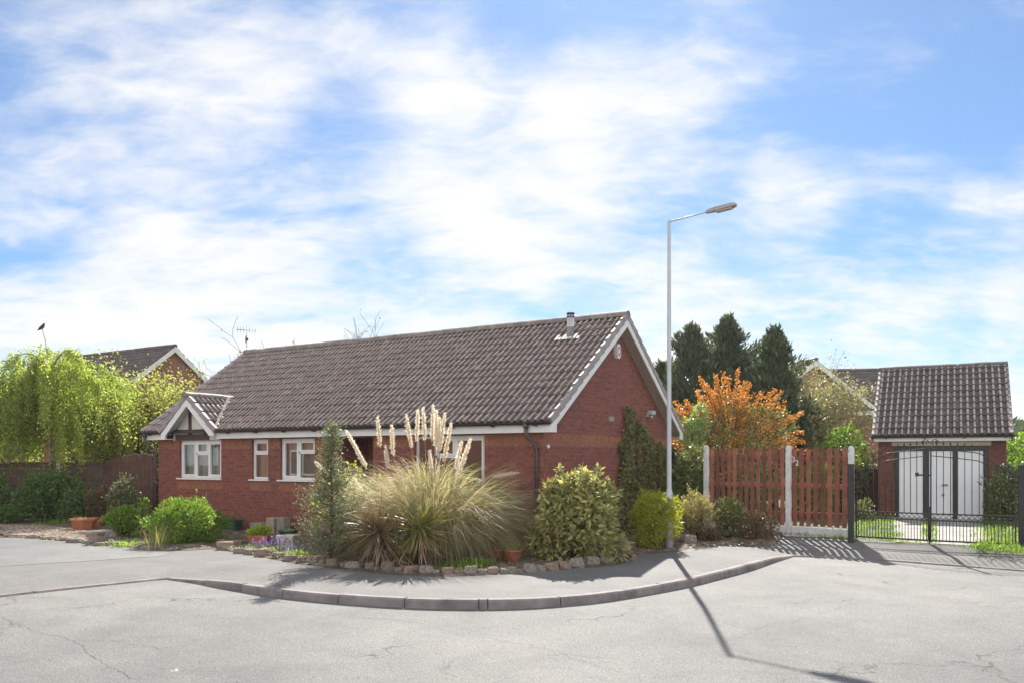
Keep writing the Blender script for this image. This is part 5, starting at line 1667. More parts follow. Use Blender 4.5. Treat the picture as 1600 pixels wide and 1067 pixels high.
shrub('shrub', 'dark low shrub at the foot of the longer picket panel', 'shrub', X(1136, 17.35), 17.35, .95, .8, Z(780, 17.35), 'ivy', 3000, .06, .03, 56, shoots=50, shoot_len=.18)
shrub('shrub', 'small dark bronze shrub ending below the middle fence post', 'shrub', X(1182, 17.0), 17.0, .9, .7, Z(794, 17.0), 'bronze', 2300, .055, .028, 57, shoots=40, shoot_len=.18)
shrub('shrub', 'thin dry shrub of reddish stems beside the lime shrub', 'shrub', X(1110, 16.95), 16.95, .5, .45, .42, 'bronze', 700, .05, .02, 58, shoots=20)
shrub('shrub', 'broad bright green juniper mound spilling to the drive edge', 'shrub', X(287, 16.75), 16.75, 1.95, 1.5, Z(776, 16.75), 'juniper', 12500, .06, .02, 59, nl=30, lobe=.30, shoots=170, shoot_len=.16, spread=.7, fold=.05)
shrub('shrub', 'round fresh green bush behind the boulders by the gravel', 'shrub', X(191, 17.9), 17.9, .85, .7, Z(791, 17.9), 'bright', 1700, .06, .042, 60, shoots=20, shoot_len=.12)
shrub('shrub', 'sprig of fresh green leaves rising behind the juniper mound', 'shrub', X(226, 17.6), 17.6, .35, .3, Z(776, 17.6), 'bright', 450, .055, .04, 61)
t_ = empty('grass_clump', (X(243, 15.65), 15.65, 0), 0, 'tall tuft of grass blades at the near end of the juniper mound', 'grass clump')
tuft(t_, 'blades', 'lonicera', 60, .55, .10, 0, 62, .007, (.6, 1.3), 6)

# lavender in front of the lettuce
def lavender(px, py, n, h, label, seed):
    q = gp(px, py); rng = np.random.default_rng(seed)
    root = empty('lavender', q, 0, label, 'flower', 'violet flower clumps')
    tuft(root, 'leaves', 'silver', 130, h * .75, .1, 0, seed, .011, (.4, 1.2), 3)
    b = np.c_[rng.normal(size=(n, 2)) * np.array([.16, .08]), np.zeros(n)]
    mb = MB(); P = []
    for p in b:
        hh = h * rng.uniform(.7, 1.2); e = p + np.array([rng.normal() * .03, rng.normal() * .03, hh])
        mb.tube([p, e], [.003, .002], 4, cap=False)
        P.append(p + (e - p) * rng.uniform(.72, 1.03, (11, 1)) + rng.normal(size=(11, 3)) * .011)
    P = np.concatenate(P)
    mb.build('stems', LF['grass'], root)
    leaves('flowers', P, rand_dirs(rng, len(P), .4), rand_dirs(rng, len(P)), .026, .018, LF['lavender'], root)


lavender(404, 862, 9, .22, 'violet flower clump in front of the terracotta lettuce trough', 71)
lavender(432, 864, 17, .27, 'thick violet flower clump between the trough and pale planter', 72)
lavender(459, 871, 9, .24, 'violet flower clump right in front of the pale square planter', 73)


def weeds(name, label, px, py, n, h, sp, leaf, seed, w=.03):
    q = gp(px, py); r = empty(name, q, 0, label, 'weeds'); tuft(r, 'leaves', leaf, n, h, sp, .02, seed, w, (.1, 1.0), 4); return r


weeds('weed_clump', 'bright green weed clump just behind the stones beside the terracotta pots', 742, 888, 130, .22, .13, 'grass', 81)
weeds('weed_clump', 'low spreading green weeds between the yuccas and the taller weed clump', 712, 889, 110, .14, .17, 'bright', 82, .026)
weeds('weed_clump', 'silvery green low plants behind the corner of the rockery row', 385, 858, 130, .14, .16, 'silver', 83, .018)
weeds('weed_clump', 'small green weeds under the feathery conifer by the stones', 468, 869, 110, .17, .14, 'bright', 84, .022)
weeds('weed_clump', 'sunlit pale weeds at the gravel edge beside the blue pot', 88, 820, 150, .2, .22, 'bright', 85, .025)
weeds('weed_clump', 'pale grass tuft between the boulders and the juniper mound', 205, 852, 200, .16, .25, 'grass', 86, .014)
weeds('weed_clump', 'mossy yellow-green weeds on the gravel below the octagonal planter', 118, 841, 170, .08, .28, 'lonicera', 87, .016)
fence_edge = [(PM.x - .3, PM.y - .25), (PR_.x, PR_.y - .25), (PR_.x, PR_.y - .05), (PM.x - .2, PM.y - .03)]
grass('grass', 'short grass along the foot of the white gravel board', fence_edge, 900, .10, 88, .01, z=GZ)
ge = [gp(a, b, GZ) for a, b in ((1335, 843), (1452, 851), (1600, 866), (1600, 853), (1452, 845.5), (1335, 838))]
grass('grass', 'scrubby grass growing under the iron gate', ge, 1400, .10, 89, .011, z=GZ)
ge = [gp(a, b, GZ) for a, b in ((1520, 859), (1620, 867), (1700, 876), (1700, 856), (1600, 850), (1530, 850))]
grass('grass', 'taller green grass at the foot of the thick gate post', ge, 1500, .17, 90, .013, z=GZ)
# leaf litter on the bed
rng = np.random.default_rng(91); n = 2600
px_ = rng.uniform(340, 1210, n); py_ = np.interp(px_, [340, 470, 680, 800, 960, 1000, 1210], [853, 876, 894, 890, 876, 862, 850]) - rng.uniform(0, 34, n) ** 1.0
Pg = np.array([gp(a, b, .05) for a, b in zip(px_, py_)]) + np.c_[np.zeros((n, 2)), rng.uniform(0, .03, n)]
o = leaves('leaf_litter', Pg, rand_dirs(rng, n) * np.array([1, 1, .3]), rand_dirs(rng, n, 2), .05 * rng.uniform(.5, 1.3, n), .028, LF['litter'])
tag(o, 'dry brown leaf litter scattered over the planting bed', 'leaf litter', kind='stuff')

# ivy on the gable wall
def ivy():
    rng = np.random.default_rng(95)
    root = empty('climbing_plant', (OX, OY, 0), R(-TH), 'sparse green climber growing up the brick gable wall', 'climber')
    y0, y1 = gy(966), gy(1044)
    cols = [(gy(975), gz(975, 632)), (gy(984), gz(984, 640)), (gy(996), gz(996, 655)), (gy(1006), gz(1006, 668)), (gy(1016), gz(1016, 685)), (gy(1028), gz(1028, 690)), (gy(1038), gz(1038, 700)), (gy(968), gz(968, 690))]
    P = []; mb = MB()
    for y_, zt in cols:
        pts = [np.array([GX + .02, y_ + rng.normal() * .06, z_]) for z_ in np.linspace(.0, zt, 7)]
        mb.tube(pts, [.012, .01, .009, .008, .006, .005, .003], 5, cap=False)
        n = 620
        t = rng.random(n) ** .8
        z_ = t * zt
        P.append(np.c_[GX + .03 + rng.random(n) * .10 * (1.2 - t * .7), np.interp(z_, [p[2] for p in pts], [p[1] for p in pts]) + rng.normal(size=n) * (.15 - .08 * t), z_])
    P = np.concatenate(P); n = len(P)
    D = unit(np.c_[rng.uniform(.2, 1, n), rng.normal(size=n) * .7, rng.normal(size=n) * .7 - .2])
    s = rng.uniform(.6, 1.2, n)
    leaves('foliage', P, D, unit(np.c_[np.ones(n), rng.normal(size=(n, 2)) * .6]), .075 * s, .055 * s, LF['ivy'], root)
    mb.build('stem', M['bark'], root)


ivy()
shrub('shrub', 'dark ivy-like shrub against the end post of the picket fence', 'shrub', X(1080, 19.0), 19.0, 1.0, .9, Z(690, 19.0), 'ivy', 2600, .085, .06, 101, shoots=30, shoot_len=.3, nl=22, lobe=.34)

# orange berberis
def berberis():
    rng = np.random.default_rng(111)
    Y = 21.9; x = X(1142, Y)
    root = empty('flowering_shrub', (x, Y, 0), 0, 'tall shrub with arching spikes of bright orange blossom behind the picket fence', 'flowering shrub')
    c, rad = (0.0, 0, 2.05), (1.85, 1.0, 1.5)
    P, D = lobe_points(rng, 15000, c, rad, 30, .36, .18, zmin=.4)
    s = rng.uniform(.6, 1.2, len(P))
    leaves('foliage', P, unit(D + rng.normal(size=P.shape) * .8), unit(D + rng.normal(size=P.shape) * .6), .07 * s, .036 * s, LF['berberis'], root)
    mb = MB()
    for i in range(14):
        a = rng.uniform(0, 6.28); e = np.array([math.cos(a) * .9, math.sin(a) * .7, rng.uniform(1.8, 2.8)])
        mb.tube([(rng.normal() * .1, rng.normal() * .1, 0), e * np.array([.35, .35, .55]), e], [.035, .025, .01], 6, cap=False)
    Q = []; QD = []
    # long flowering wands: (end px, end py) read off the shrub's outline, plus random ones
    ends = [(1090, 592), (1119, 586), (1128, 582), (1146, 580), (1161, 597), (1172, 600), (1222, 612), (1248, 646), (1245, 676), (1243, 690), (1205, 610), (1103, 600), (1138, 590), (1190, 618), (1228, 690), (1054, 660), (1066, 648), (1215, 660), (1180, 640), (1150, 610), (1235, 655), (1075, 632), (1062, 668), (1090, 610), (1050, 645)]
    for i in range(170):
        if i < len(ends): ex_ = np.array([X(ends[i][0], Y) - x, rng.uniform(-.6, .4), Z(ends[i][1], Y)])
        else:
            d = rand_dirs(rng, 1, .5)[0]
            ex_ = np.array(c) + d * np.array(rad) * rng.uniform(.85, 1.16)
            if ex_[2] < 1.6: continue
        st = np.array(c) + (ex_ - np.array(c)) * rng.uniform(.35, .6) + np.array([0, 0, -.1])
        mid = (st + ex_) / 2 + np.array([0, 0, .10])
        mb.tube([st, mid, ex_], [.012, .008, .003], 4, cap=False)
        m = 190 if i < len(ends) else 66
        t = rng.random(m) ** .7
        p = ((1 - t) ** 2)[:, None] * st + (2 * t * (1 - t))[:, None] * mid + (t ** 2)[:, None] * ex_
        Q.append(p + rng.normal(size=(m, 3)) * (.05 * (1.1 - t * .6))[:, None]); QD.append(unit((ex_ - st)[None] / np.linalg.norm(ex_ - st) + rng.normal(size=(m, 3)) * .9))
    Q = np.concatenate(Q); QD = np.concatenate(QD); s = rng.uniform(.6, 1.2, len(Q))
    leaves('blossom', Q, QD, rand_dirs(rng, len(Q), .4), .056 * s, .04 * s, LF['orange'], root)
    mb.build('stem', M['bark'], root)


berberis()
shrub('climbing_plant', 'pale green leafy climber leaning over beside the orange blossom', 'climber', X(1088, 21.2), 21.2, 1.0, .8, 1.5, 'pale', 1500, .085, .06, 121, z0=1.55, nl=14, shoots=30, shoot_len=.2)
bpy.data.objects['climbing_plant.001'].location.z = 0
for ch in bpy.data.objects['climbing_plant.001'].children: ch.location.z = 1.55
mb = MB(); mb.tube([(0, .2, -1.55), (.1, .1, -.7), (0, 0, .5)], [.04, .03, .02], 7); mb.build('vine_stem', M['bark'], bpy.data.objects['climbing_plant.001']).location.z = 1.55

# three dark cypresses
def cypress(label, px, py, Y, w, seed, low=0.0, leaf='cypress'):
    rng = np.random.default_rng(seed); h = Z(py, Y)
    root = empty('cypress_tree', (X(px, Y), Y, 0), 0, label, 'conifer', 'dark cypresses behind the fence')
    mb = MB(); mb.tube([(0, 0, 0), (0, 0, h * .6), (.05, 0, h * .97)], [.14, .08, .01], 7); mb.build('trunk', M['bark'], root)
    nb = 520; P = []; D = []
    for i in range(nb):
        t = .10 + .90 * rng.random() ** 1.15
        r = w / 2 * (1 - t) ** .74 * 1.08
        a = rng.uniform(0, 6.283); r = r * (1 + (.22 + .1 * t) * math.sin(t * 17 + seed + 2 * a) + .2 * math.sin(t * 41 + 3 * a + seed)) + .05; rr = r * rng.uniform(.5, 1.25)
        p0 = np.array([math.cos(a) * rr * .5, math.sin(a) * rr * .5, h * t - .25]); p1 = np.array([math.cos(a) * rr, math.sin(a) * rr, h * t + rng.uniform(.0, .35) * min(1, r)])
        m = 42; s = rng.random(m) ** .6
        q = p0 + (p1 - p0) * s[:, None] + rng.normal(size=(m, 3)) * (.05 + .14 * (1 - s[:, None])) * min(1, .35 + r)
        q[:, 2] = np.minimum(q[:, 2], h * 1.0)
        P.append(q); D.append(unit((p1 - p0) / np.linalg.norm(p1 - p0) + rng.normal(size=(m, 3)) * .55 + np.array([0, 0, .4])))
    m = 200; P.append(np.c_[rng.normal(size=(m, 2)) * .09, h + .12 - rng.random(m) * .8]); D.append(unit(rng.normal(size=(m, 3)) * .5 + np.array([0, 0, 1])))
    P = np.concatenate(P); D = np.concatenate(D); s = rng.uniform(.6, 1.3, len(P))
    leaves('crown', P, D, rand_dirs(rng, len(P)), .19 * s, .062 * s, LF[leaf], root)


cypress('dark cypress tree nearest the bungalow gable, slightly greener and broader', 1080, 515, 27.5, 3.7, 131)
cypress('dark cypress tree standing in the middle of three, the tallest', 1138, 500, 28.5, 3.8, 132)
cypress('dark cypress tree with a ragged thin top beside the far gable', 1210, 518, 27.0, 3.3, 133)
cypress('low green conifer just showing past the bungalow roof edge', 1034, 572, 29.0, 2.2, 134, leaf='far')

shrub('shrub', 'bright green leafy shrub between the picket fence and the garage', 'shrub', X(1310, 24.6), 24.6, 2.3, 1.6, Z(655, 24.6), 'bright', 5200, .10, .06, 141, nl=24, lobe=.36, shoots=60, shoot_len=.3)
shrub('shrub', 'lower light green shrub seen through the picket gaps', 'shrub', X(1262, 22.6), 22.6, 1.9, 1.1, 1.75, 'bright', 3000, .09, .055, 142, nl=20, lobe=.36)
shrub('shrub', 'dark leafy shrub behind the longer picket panel', 'shrub', X(1165, 21.4), 21.4, 2.0, .9, 1.75, 'dark', 2600, .09, .055, 143, nl=18)
branch_tree('tree', 'twiggy tree with fine new leaves in front of the far gabled house', X(1312, 28.0), 28.0, Z(548, 28.0), 1.5, 4, 'twiggy', 12000, .085, 144, r0=.07, kids=(4, 5), spread=.62, shrink=.74, jit=.16, stemsn=3, bark='pale_bark')
shrub('shrub', 'green shrub beyond the garage seen against the sky', 'shrub', X(1603, 27.0), 27.0, 2.0, 1.6, Z(672, 27), 'bright', 3600, .10, .06, 145, nl=20, shoots=40, shoot_len=.3)
shrub('shrub', 'tangled dark shrub with sunlit leaves beside the garage wall', 'shrub', X(1572, 20.6), 20.6, 1.15, 1.0, Z(712, 20.6), 'ivy', 3000, .08, .055, 146, nl=20, lobe=.36, shoots=60, shoot_len=.3, extra=('pale', 260, (.3, .95)))
shrub('shrub', 'small leafy plant at the garage corner behind the gate', 'shrub', X(1350, 21.3), 21.3, .55, .5, .75, 'ivy', 700, .07, .045, 147, extra=('pale', 60, (.2, .9)))
# dark board fence beside the garage
mb = MB(); Yf = 24.2
for i in range(16):
    x0 = X(1330, Yf) + i * .115; mb.box(x0, x0 + .108, 0, .02, 0, 1.42 + random.uniform(-.01, .01))
mb.box(X(1330, Yf), X(1330, Yf) + 16 * .115, .021, .06, .3, .38); mb.box(X(1330, Yf), X(1330, Yf) + 16 * .115, .021, .06, 1.1, 1.18)
o = mb.build('board_fence', M['oldfence'], None, (0, Yf, 0)); tag(o, 'low dark brown board fence beside the garage behind green shrubs', 'fence')

# ================================================================ THE FAR SIDE OF THE GARDEN
def board_fence_h(a, b, h, label, n=9, post_at=()):
    d = Vector(b) - Vector(a); ln = d.length
    root = empty('board_fence', a, math.atan2(d.y, d.x), label, 'fence')
    mb = MB(); rnd = random.Random(6); z = .05; k = 0
    while z < h - .02:
        bh = h / n; mb.box(0, ln, (k % 2) * .012, .02 + (k % 2) * .012, z, min(h, z + bh - .006)); z += bh; k += 1
    mb.box(0, ln, -.01, .045, h, h + .03)
    mb.build('board_panel', M['oldfence2'], root)
    for t in post_at:
        mb = MB(); mb.box(ln * t - .06, ln * t + .06, -.05, .06, 0, h + .09, ch=.008); mb.build('post', M['oldpost'], root)
    return root


A = Vector((X(-260, 23.2), 23.3, 0)); B_ = Vector((X(160, 22.9), 22.9, 0))
ln = (B_ - A).length
board_fence_h(A, B_, Z(723, 23.0), 'grey-brown fence of horizontal boards with concrete posts under the birch', 8, [(X(94, 23.0) - A.x) / ln, .45, .17])
# close-boarded vertical fence to the house corner
a = Vector((X(161, 22.9), 22.9, 0)); b = Vector((X(243, 21.6), 21.6, 0)); d = b - a
root = empty('picket_fence', a, math.atan2(d.y, d.x), 'tall red-brown close-boarded fence meeting the far house corner', 'fence')
n = 20; sp = d.length / n
for i in range(n):
    h = 1.62 + .22 * min(1, i / 8) + random.uniform(-.03, .03); mb = MB(); w = sp * .44
    xc = sp * (i + .5); mb.prism([(xc - w, 0), (xc + w, 0), (xc + w, h - .03), (xc, h), (xc - w, h - .03)], 0, .018, 'y'); mb.build('picket', M['oldfence'], root)
mb = MB(); mb.box(0, d.length, .019, .05, .35, .43); mb.box(0, d.length, .019, .05, 1.25, 1.33); mb.build('rail', M['oldfence'], root)


def weeping_birch():
    rng = np.random.default_rng(151)
    Y = 23.2; x = X(72, Y); h = Z(528, Y)
    root = empty('birch_tree', (x, Y + .35, 0), 0, 'weeping birch with trailing yellow-green leaves hanging over the board fence', 'tree')
    mb = MB(); mb.tube([(0, 0, 0), (.05, 0, h * .4), (-.05, 0, h * .72), (-.1, -.1, h * .95)], [.13, .11, .07, .015], 8)
    tops = []
    for i in range(46):
        a = rng.uniform(0, 6.283) if i > 9 else [0.1, .5, 2.8, 3.4, 5.8, 5.2, 4.4, 4.7, 5.0, 4.1][i]
        R_ = rng.uniform(.7, 1.0) * (2.95 if math.cos(a) > 0 else 2.3); z0 = h * rng.uniform(.5, .9)
        rise = rng.uniform(.15, .55)
        end = np.array([math.cos(a) * R_, math.sin(a) * R_ * .75, z0 - R_ * rng.uniform(.02, .24)])
        mid = np.array([math.cos(a) * R_ * .5, math.sin(a) * R_ * .38, z0 + rise])
        st = np.array([-.02, 0, z0 - .2])
        pts = [((1 - t) ** 2) * st + 2 * t * (1 - t) * (mid + (mid - (st + end) / 2) * .6) + t * t * end for t in np.linspace(0, 1, 8)]
        mb.tube(pts, [.035 * (1 - .8 * k / 7) for k in range(8)], 5, cap=False)
        tops.append(np.array(pts))
    # upright twigs at the very top
    for i in range(14):
        p = np.array([rng.normal() * .3 - .1, rng.normal() * .2, h * .90]); e = p + np.array([rng.normal() * .3, rng.normal() * .2, rng.uniform(.1, .45)])
        mb.tube([p, e], [.01, .003], 4, cap=False); tops.append(np.array([p + (e - p) * t for t in np.linspace(0, 1, 8)]))
    P = []; D = []
    ns = 2000
    for i in range(ns):
        b = tops[rng.integers(46) if rng.random() < .93 else rng.integers(len(tops))]; t = rng.uniform(.2, 1) ** .75 * 7; k = min(6, int(t)); p = b[k] + (b[k + 1] - b[k]) * (t - k)
        if i % 7 == 0: p = np.array([rng.normal() * .45 - .05, rng.uniform(-.9, .1), h * rng.uniform(.55, .93)])
        ln = rng.uniform(.4, 1.75) * (1 if p[2] > 2.0 else .6); ln = min(ln, max(.2, p[2] - rng.uniform(1.1, 1.9)))
        o = np.array([p[0], p[1], 0]); o = o / (np.linalg.norm(o) + .3)
        m = int(12 + 26 * ln); s = np.linspace(0, 1, m)
        dr = o * rng.uniform(.05, .35) * ln + rng.normal(size=3) * .06
        q = p + dr[None] * np.sqrt(s)[:, None] + np.array([0, 0, -1])[None] * (ln * s ** 1.15)[:, None] + np.array([0, 0, .10]) * np.sin(s * 3.1)[:, None]
        if i % 3 == 0: mb.tube(q[::max(1, m // 5)], .0035, 3, cap=False)
        P.append(q + rng.normal(size=(m, 3)) * .045); D.append(unit(np.c_[rng.normal(size=(m, 2)) * .7, rng.normal(size=m) * .5 - .7]))
    P = np.concatenate(P); D = np.concatenate(D); s = rng.uniform(.6, 1.25, len(P))
    leaves('crown', P, D, rand_dirs(rng, len(P), .2), .064 * s, .046 * s, LF['birch'], root)
    mb.build('trunk', M['pale_bark'], root)
    return Vector((x, Y + .35, 0)), h


bp, bh = weeping_birch()
branch_tree('tree', 'thin young tree with loose olive leaves beside the bungalow eave', X(256, 25.6), 25.6, Z(556, 25.6), 1.0, 4, 'olive', 24000, .09, 152, r0=.08, kids=(4, 4), spread=.8, shrink=.78, jit=.26, stemsn=4, wide=1.2)
branch_tree('tree', 'small light green tree filling the gap between neighbour gable and bungalow roof', X(302, 28.5), 28.5, Z(562, 28.5), 1.2, 4, 'olive', 9000, .09, 154, r0=.07, kids=(4, 4), spread=.7, shrink=.76, jit=.24, stemsn=3, wide=.8)
branch_tree('tree', 'nearly bare tree whose twig tops show above the bungalow ridge', X(560, 30.0), 30.0, Z(486, 30.0), 2.0, 4, 'twiggy', 420, .11, 153, r0=.09, kids=(3, 4), spread=.6, shrink=.72, jit=.06, stemsn=3)


def bird():
    Y = 23.6; s = Y / F
    p = Vector((X(66, Y), Y, Z(513, Y)))
    root = empty('bird', (p.x, p.y, p.z), R(-12), 'dark bird perched on the topmost twig of the weeping birch', 'bird')
    bm = bmesh.new()
    me = bpy.data.meshes.new('body')
    path = [((-.15, 0, -.055), .012), ((-.10, 0, -.03), .022), ((-.045, 0, .0), .042), ((.0, 0, .035), .05), ((.035, 0, .075), .038), ((.052, 0, .108), .03), ((.072, 0, .118), .022), ((.092, 0, .114), .007), ((.11, 0, .11), .002)]
    mb = MB(); mb.tube([q[0] for q in path], [q[1] for q in path], 12); mb.build('body', M['bird'], root)
    mb = MB()
    for sgn in (-1, 1):
        mb.tube([(.0, sgn * .018, .0), (.0, sgn * .018, -.055)], .004, 5)
        for k in (-.02, .015): mb.tube([(.0, sgn * .018, -.055), (.02 + k, sgn * .025 + k * .4, -.058)], .0028, 4)
    mb.build('legs', M['terracotta2'], root)
    for sgn in (-1, 1):
        mb = MB(); mb.tube([(.03, sgn * .043, .05), (-.03, sgn * .046, .015), (-.12, sgn * .022, -.035)], [.012, .022, .004], 6); mb.build('wing', M['bird'], root)
    # twig the bird grips
    return p


bpnt = bird()
tr = [o for o in bpy.data.objects['birch_tree'].children if o.name.startswith('trunk')][0]
mb = MB(); e = Vector((bpnt.x, bpnt.y, bpnt.z - .058)) - bp
mb.tube([(-.1, -.1, bh * .9), (e.x * .6 - .04, e.y * .6, e.z - .25), (e.x, e.y, e.z), (e.x + .02, e.y, e.z + .03)], [.014, .010, .007, .003], 6); mb.build('top_twig', M['pale_bark'], bpy.data.objects['birch_tree'])

sh = [('tall dark evergreen shrub against the board fence behind the blue pot', 75, 22.1, 2.1, 1.2, 728, 'dark', 5600, .08, .05),
      ('dark leafy shrub at the picture edge beside the blue pot', 8, 21.7, 1.1, .9, 790, 'dark', 2000, .07, .04),
      ('broad dark shrub in the shade left of the evergreen', -35, 22.2, 2.3, 1.1, 728, 'dark', 3200, .08, .05),
      ('reddish brown twiggy shrub behind the terracotta octagonal planter', 157, 21.6, 1.0, .8, 748, 'bronze', 2300, .06, .03),
      ('grey-green spiky shrub before the close-boarded fence', 195, 20.9, 1.05, .8, 742, 'thuja', 2200, .09, .025),
      ('low dark shrub between blue pot and brown twiggy shrub', 118, 21.8, 1.2, .8, 757, 'dark', 2000, .07, .045)]
for i, (lab, px, Y, w, d_, py, lf, n, L_, W_) in enumerate(sh):
    shrub('shrub', lab, 'shrub', X(px, Y), Y, w, d_, Z(py, Y), lf, n, L_, W_, 160 + i, nl=20, lobe=.38, shoots=50, shoot_len=.25)

# ================================================================ NEIGHBOURING HOUSES
def far_house(name, label, O, rz, ln, half, ze, zr, wins, wallm='brick_far', cat='house'):
    """gable at local x=0 facing +x, ridge running to -x"""
    root = empty(name, O, rz, label, cat, 'neighbouring houses')
    sl = (zr - ze) / half
    mb = MB(); g = lambda y: ze - .1 + (half - abs(y)) * sl
    pts = [(-half + .3, 0), (half - .3, 0), (half - .3, g(half - .3)), (0, g(0)), (-half + .3, g(half - .3))]
    mb.add([(-.2, y, z) for y, z in pts], [(0, 1, 2, 3, 4)]); mb.add([(-ln + .2, y, z) for y, z in pts], [(4, 3, 2, 1, 0)])
    for s in (-1, 1):
        y = s * (half - .3); f = [(-ln + .2, y, 0), (-.2, y, 0), (-.2, y, ze), (-ln + .2, y, ze)]
        mb.add(f, [(0, 1, 2, 3) if s < 0 else (3, 2, 1, 0)])
    mb.build('wall', M[wallm], root)
    p = math.atan(sl); s_l = half / math.cos(p) + .05; bms = []
    bm = tile_bm(ln, s_l, .32, .3, x0=0, roll=.045, lip=.03, seed=3); place_bm(bm, (-ln, -half, ze), (1, 0, 0), (0, math.cos(p), math.sin(p)), (0, -math.sin(p), math.cos(p))); bms.append(bm)
    bm = tile_bm(ln, s_l, .32, .3, x0=0, roll=.045, lip=.03, seed=4); place_bm(bm, (0, half, ze), (-1, 0, 0), (0, -math.cos(p), math.sin(p)), (0, math.sin(p), math.cos(p))); bms.append(bm)
    rf = bm_obj(bms, 'roof', [M['tile_far'], M['tile_far']], root)
    mb = MB(); ridge_tiles(mb, (-ln, 0, zr + .05), (.02, 0, zr + .05), .12, .45, 3); mb.build('ridge', M['tile_far'], rf)
    for s in (-1, 1):
        mb = MB(); mb.prism([(s * half, ze - .02), (0, zr - .02), (0, zr - .27), (s * half, ze - .27)], -.01, .02, 'x'); mb.build('barge_board', M['fascia'], root)
    for s in (-1, 1):
        mb = MB(); mb.box(-ln, -.02, s * half - .015, s * half + .015, ze - .22, ze - .02); mb.build('fascia', M['fascia'], root)
    for (yc, zc, w, h) in wins:
        mb = MB(); fr = .06; x0 = -.2
        mb.box(x0, x0 + .05, yc - w / 2, yc - w / 2 + fr, zc, zc + h); mb.box(x0, x0 + .05, yc + w / 2 - fr, yc + w / 2, zc, zc + h); mb.box(x0, x0 + .05, yc - fr / 2, yc + fr / 2, zc + fr, zc + h - fr)
        mb.box(x0, x0 + .05, yc - w / 2 + fr, yc + w / 2 - fr, zc, zc + fr); mb.box(x0, x0 + .05, yc - w / 2 + fr, yc + w / 2 - fr, zc + h - fr, zc + h)
        wo = mb.build('window', M['white'], root)
        mb = MB(); mb.add([(x0 + .012, yc - w / 2, zc), (x0 + .012, yc + w / 2, zc), (x0 + .012, yc + w / 2, zc + h), (x0 + .012, yc - w / 2, zc + h)], [(0, 1, 2, 3)]); mb.build('pane', M['darkglass'], wo)
    return root


M['darkglass'] = mat('dark window glass', (0.03, 0.035, 0.04), 0.08, .1, 2)
Y = 40.0; far_house('brick_house', 'two-storey house with dark tiled roof rising behind the weeping birch', (X(274, Y), Y, 0), R(-TH), 9.0, 3.8, Z(541, Y) - 2.95, Z(541, Y), [(-.8, 3.2, 1.2, 1.0), (-1.5, 1.0, 1.4, 1.1)])
Y = 38.5; rr = far_house('brick_house', 'far house with a white-boarded gable between the cypresses and the garage', (X(1275, Y), Y, 0), R(-78), 7.5, 3.6, Z(562, Y) - 2.45, Z(562, Y), [(0, 2.7, 1.3, 1.0)])
# its side wing
w_ = far_house('brick_house', 'pale roofed house wing showing just over the garage roof', (X(1400, 42.0), 42.0, 0), R(-8), 6.5, 3.3, Z(578, 42) - 2.2, Z(578, 42), [])
Y = 27.5; far_house('brick_house', 'low brick bungalow whose white window peeps over the board fence', (X(200, Y) - 1.6, Y, 0), R(-100), 7.0, 2.5, 2.15, 3.55, [(-.62, 1.05, 1.05, .95), (1.2, 1.05, .9, .95)])
# house across the close: only its reflection shows, in the bungalow windows
far_house('brick_house', 'brick house across the road mirrored in the bungalow windows', (-21.0, 14.0, 0), R(58), 9.0, 8.0, 2.5, 6.6, [(-2.5, 1.0, 1.6, 1.1), (2.0, 1.0, 1.6, 1.1)])

# distant trees along the skyline
rng = np.random.default_rng(201); n = 22000
a = rng.uniform(-.95, .95, n); dist = rng.uniform(95, 118, n)
hh = 4.2 + 1.6 * np.sin(a * 23) + 1.1 * np.sin(a * 57 + 1) + .8 * np.sin(a * 131)
z = hh * rng.random(n) ** .75
P = np.c_[np.sin(a) * dist, np.cos(a) * dist, z]
o = leaves('treeline', P, rand_dirs(rng, n, .2), rand_dirs(rng, n, .3), 1.2 * rng.uniform(.5, 1.2, n), .8, LF['far'])
tag(o, 'far line of low trees along the skyline', 'trees', kind='stuff')

# haze volume added to lift the darks, in place of lens glare
m_, nt, out = nodes('added veil haze')
vo = N(nt, 'ShaderNodeVolumePrincipled'); vo.inputs['Color'].default_value = (1, .97, .95, 1); vo.inputs['Density'].default_value = .00035; vo.inputs['Anisotropy'].default_value = .55
nt.links.new(vo.outputs[0], out.inputs['Volume'])
mb = MB(); mb.box(-330, 330, -210, 330, -1.6, 10.5)
tag(mb.build('added_haze', m_), 'haze volume added to lift the darks over the whole close', 'added_haze', kind='stuff')

# ================================================================ SKY, SUN, CAMERA
w = bpy.data.worlds.new('World'); SC.world = w; w.use_nodes = True
nt = w.node_tree; nt.nodes.clear(); L = nt.links.new
out = nt.nodes.new('ShaderNodeOutputWorld'); bg = nt.nodes.new('ShaderNodeBackground'); L(bg.outputs[0], out.inputs[0])
SKY = .06
bg.inputs['Strength'].default_value = SKY
sky = nt.nodes.new('ShaderNodeTexSky'); sky.sky_type = 'NISHITA'; sky.sun_disc = False
sky.sun_elevation = R(SUN_EL); sky.sun_rotation = R(SUN_AZ); sky.air_density = 1.0; sky.dust_density = .25; sky.ozone_density = 3.0; sky.altitude = 50
tc = nt.nodes.new('ShaderNodeTexCoord')
nv = N(nt, 'ShaderNodeVectorMath', operation='NORMALIZE'); L(tc.outputs['Generated'], nv.inputs[0])
d = nv.outputs[0]
sep = N(nt, 'ShaderNodeSeparateXYZ'); L(d, sep.inputs[0])
zz = N(nt, 'ShaderNodeMath', operation='ADD'); L(sep.outputs['Z'], zz.inputs[0]); zz.inputs[1].default_value = .32
dv = N(nt, 'ShaderNodeVectorMath', operation='DIVIDE'); L(d, dv.inputs[0])
cb = N(nt, 'ShaderNodeCombineXYZ'); [L(zz.outputs[0], cb.inputs[k]) for k in range(3)]; L(cb.outputs[0], dv.inputs[1])
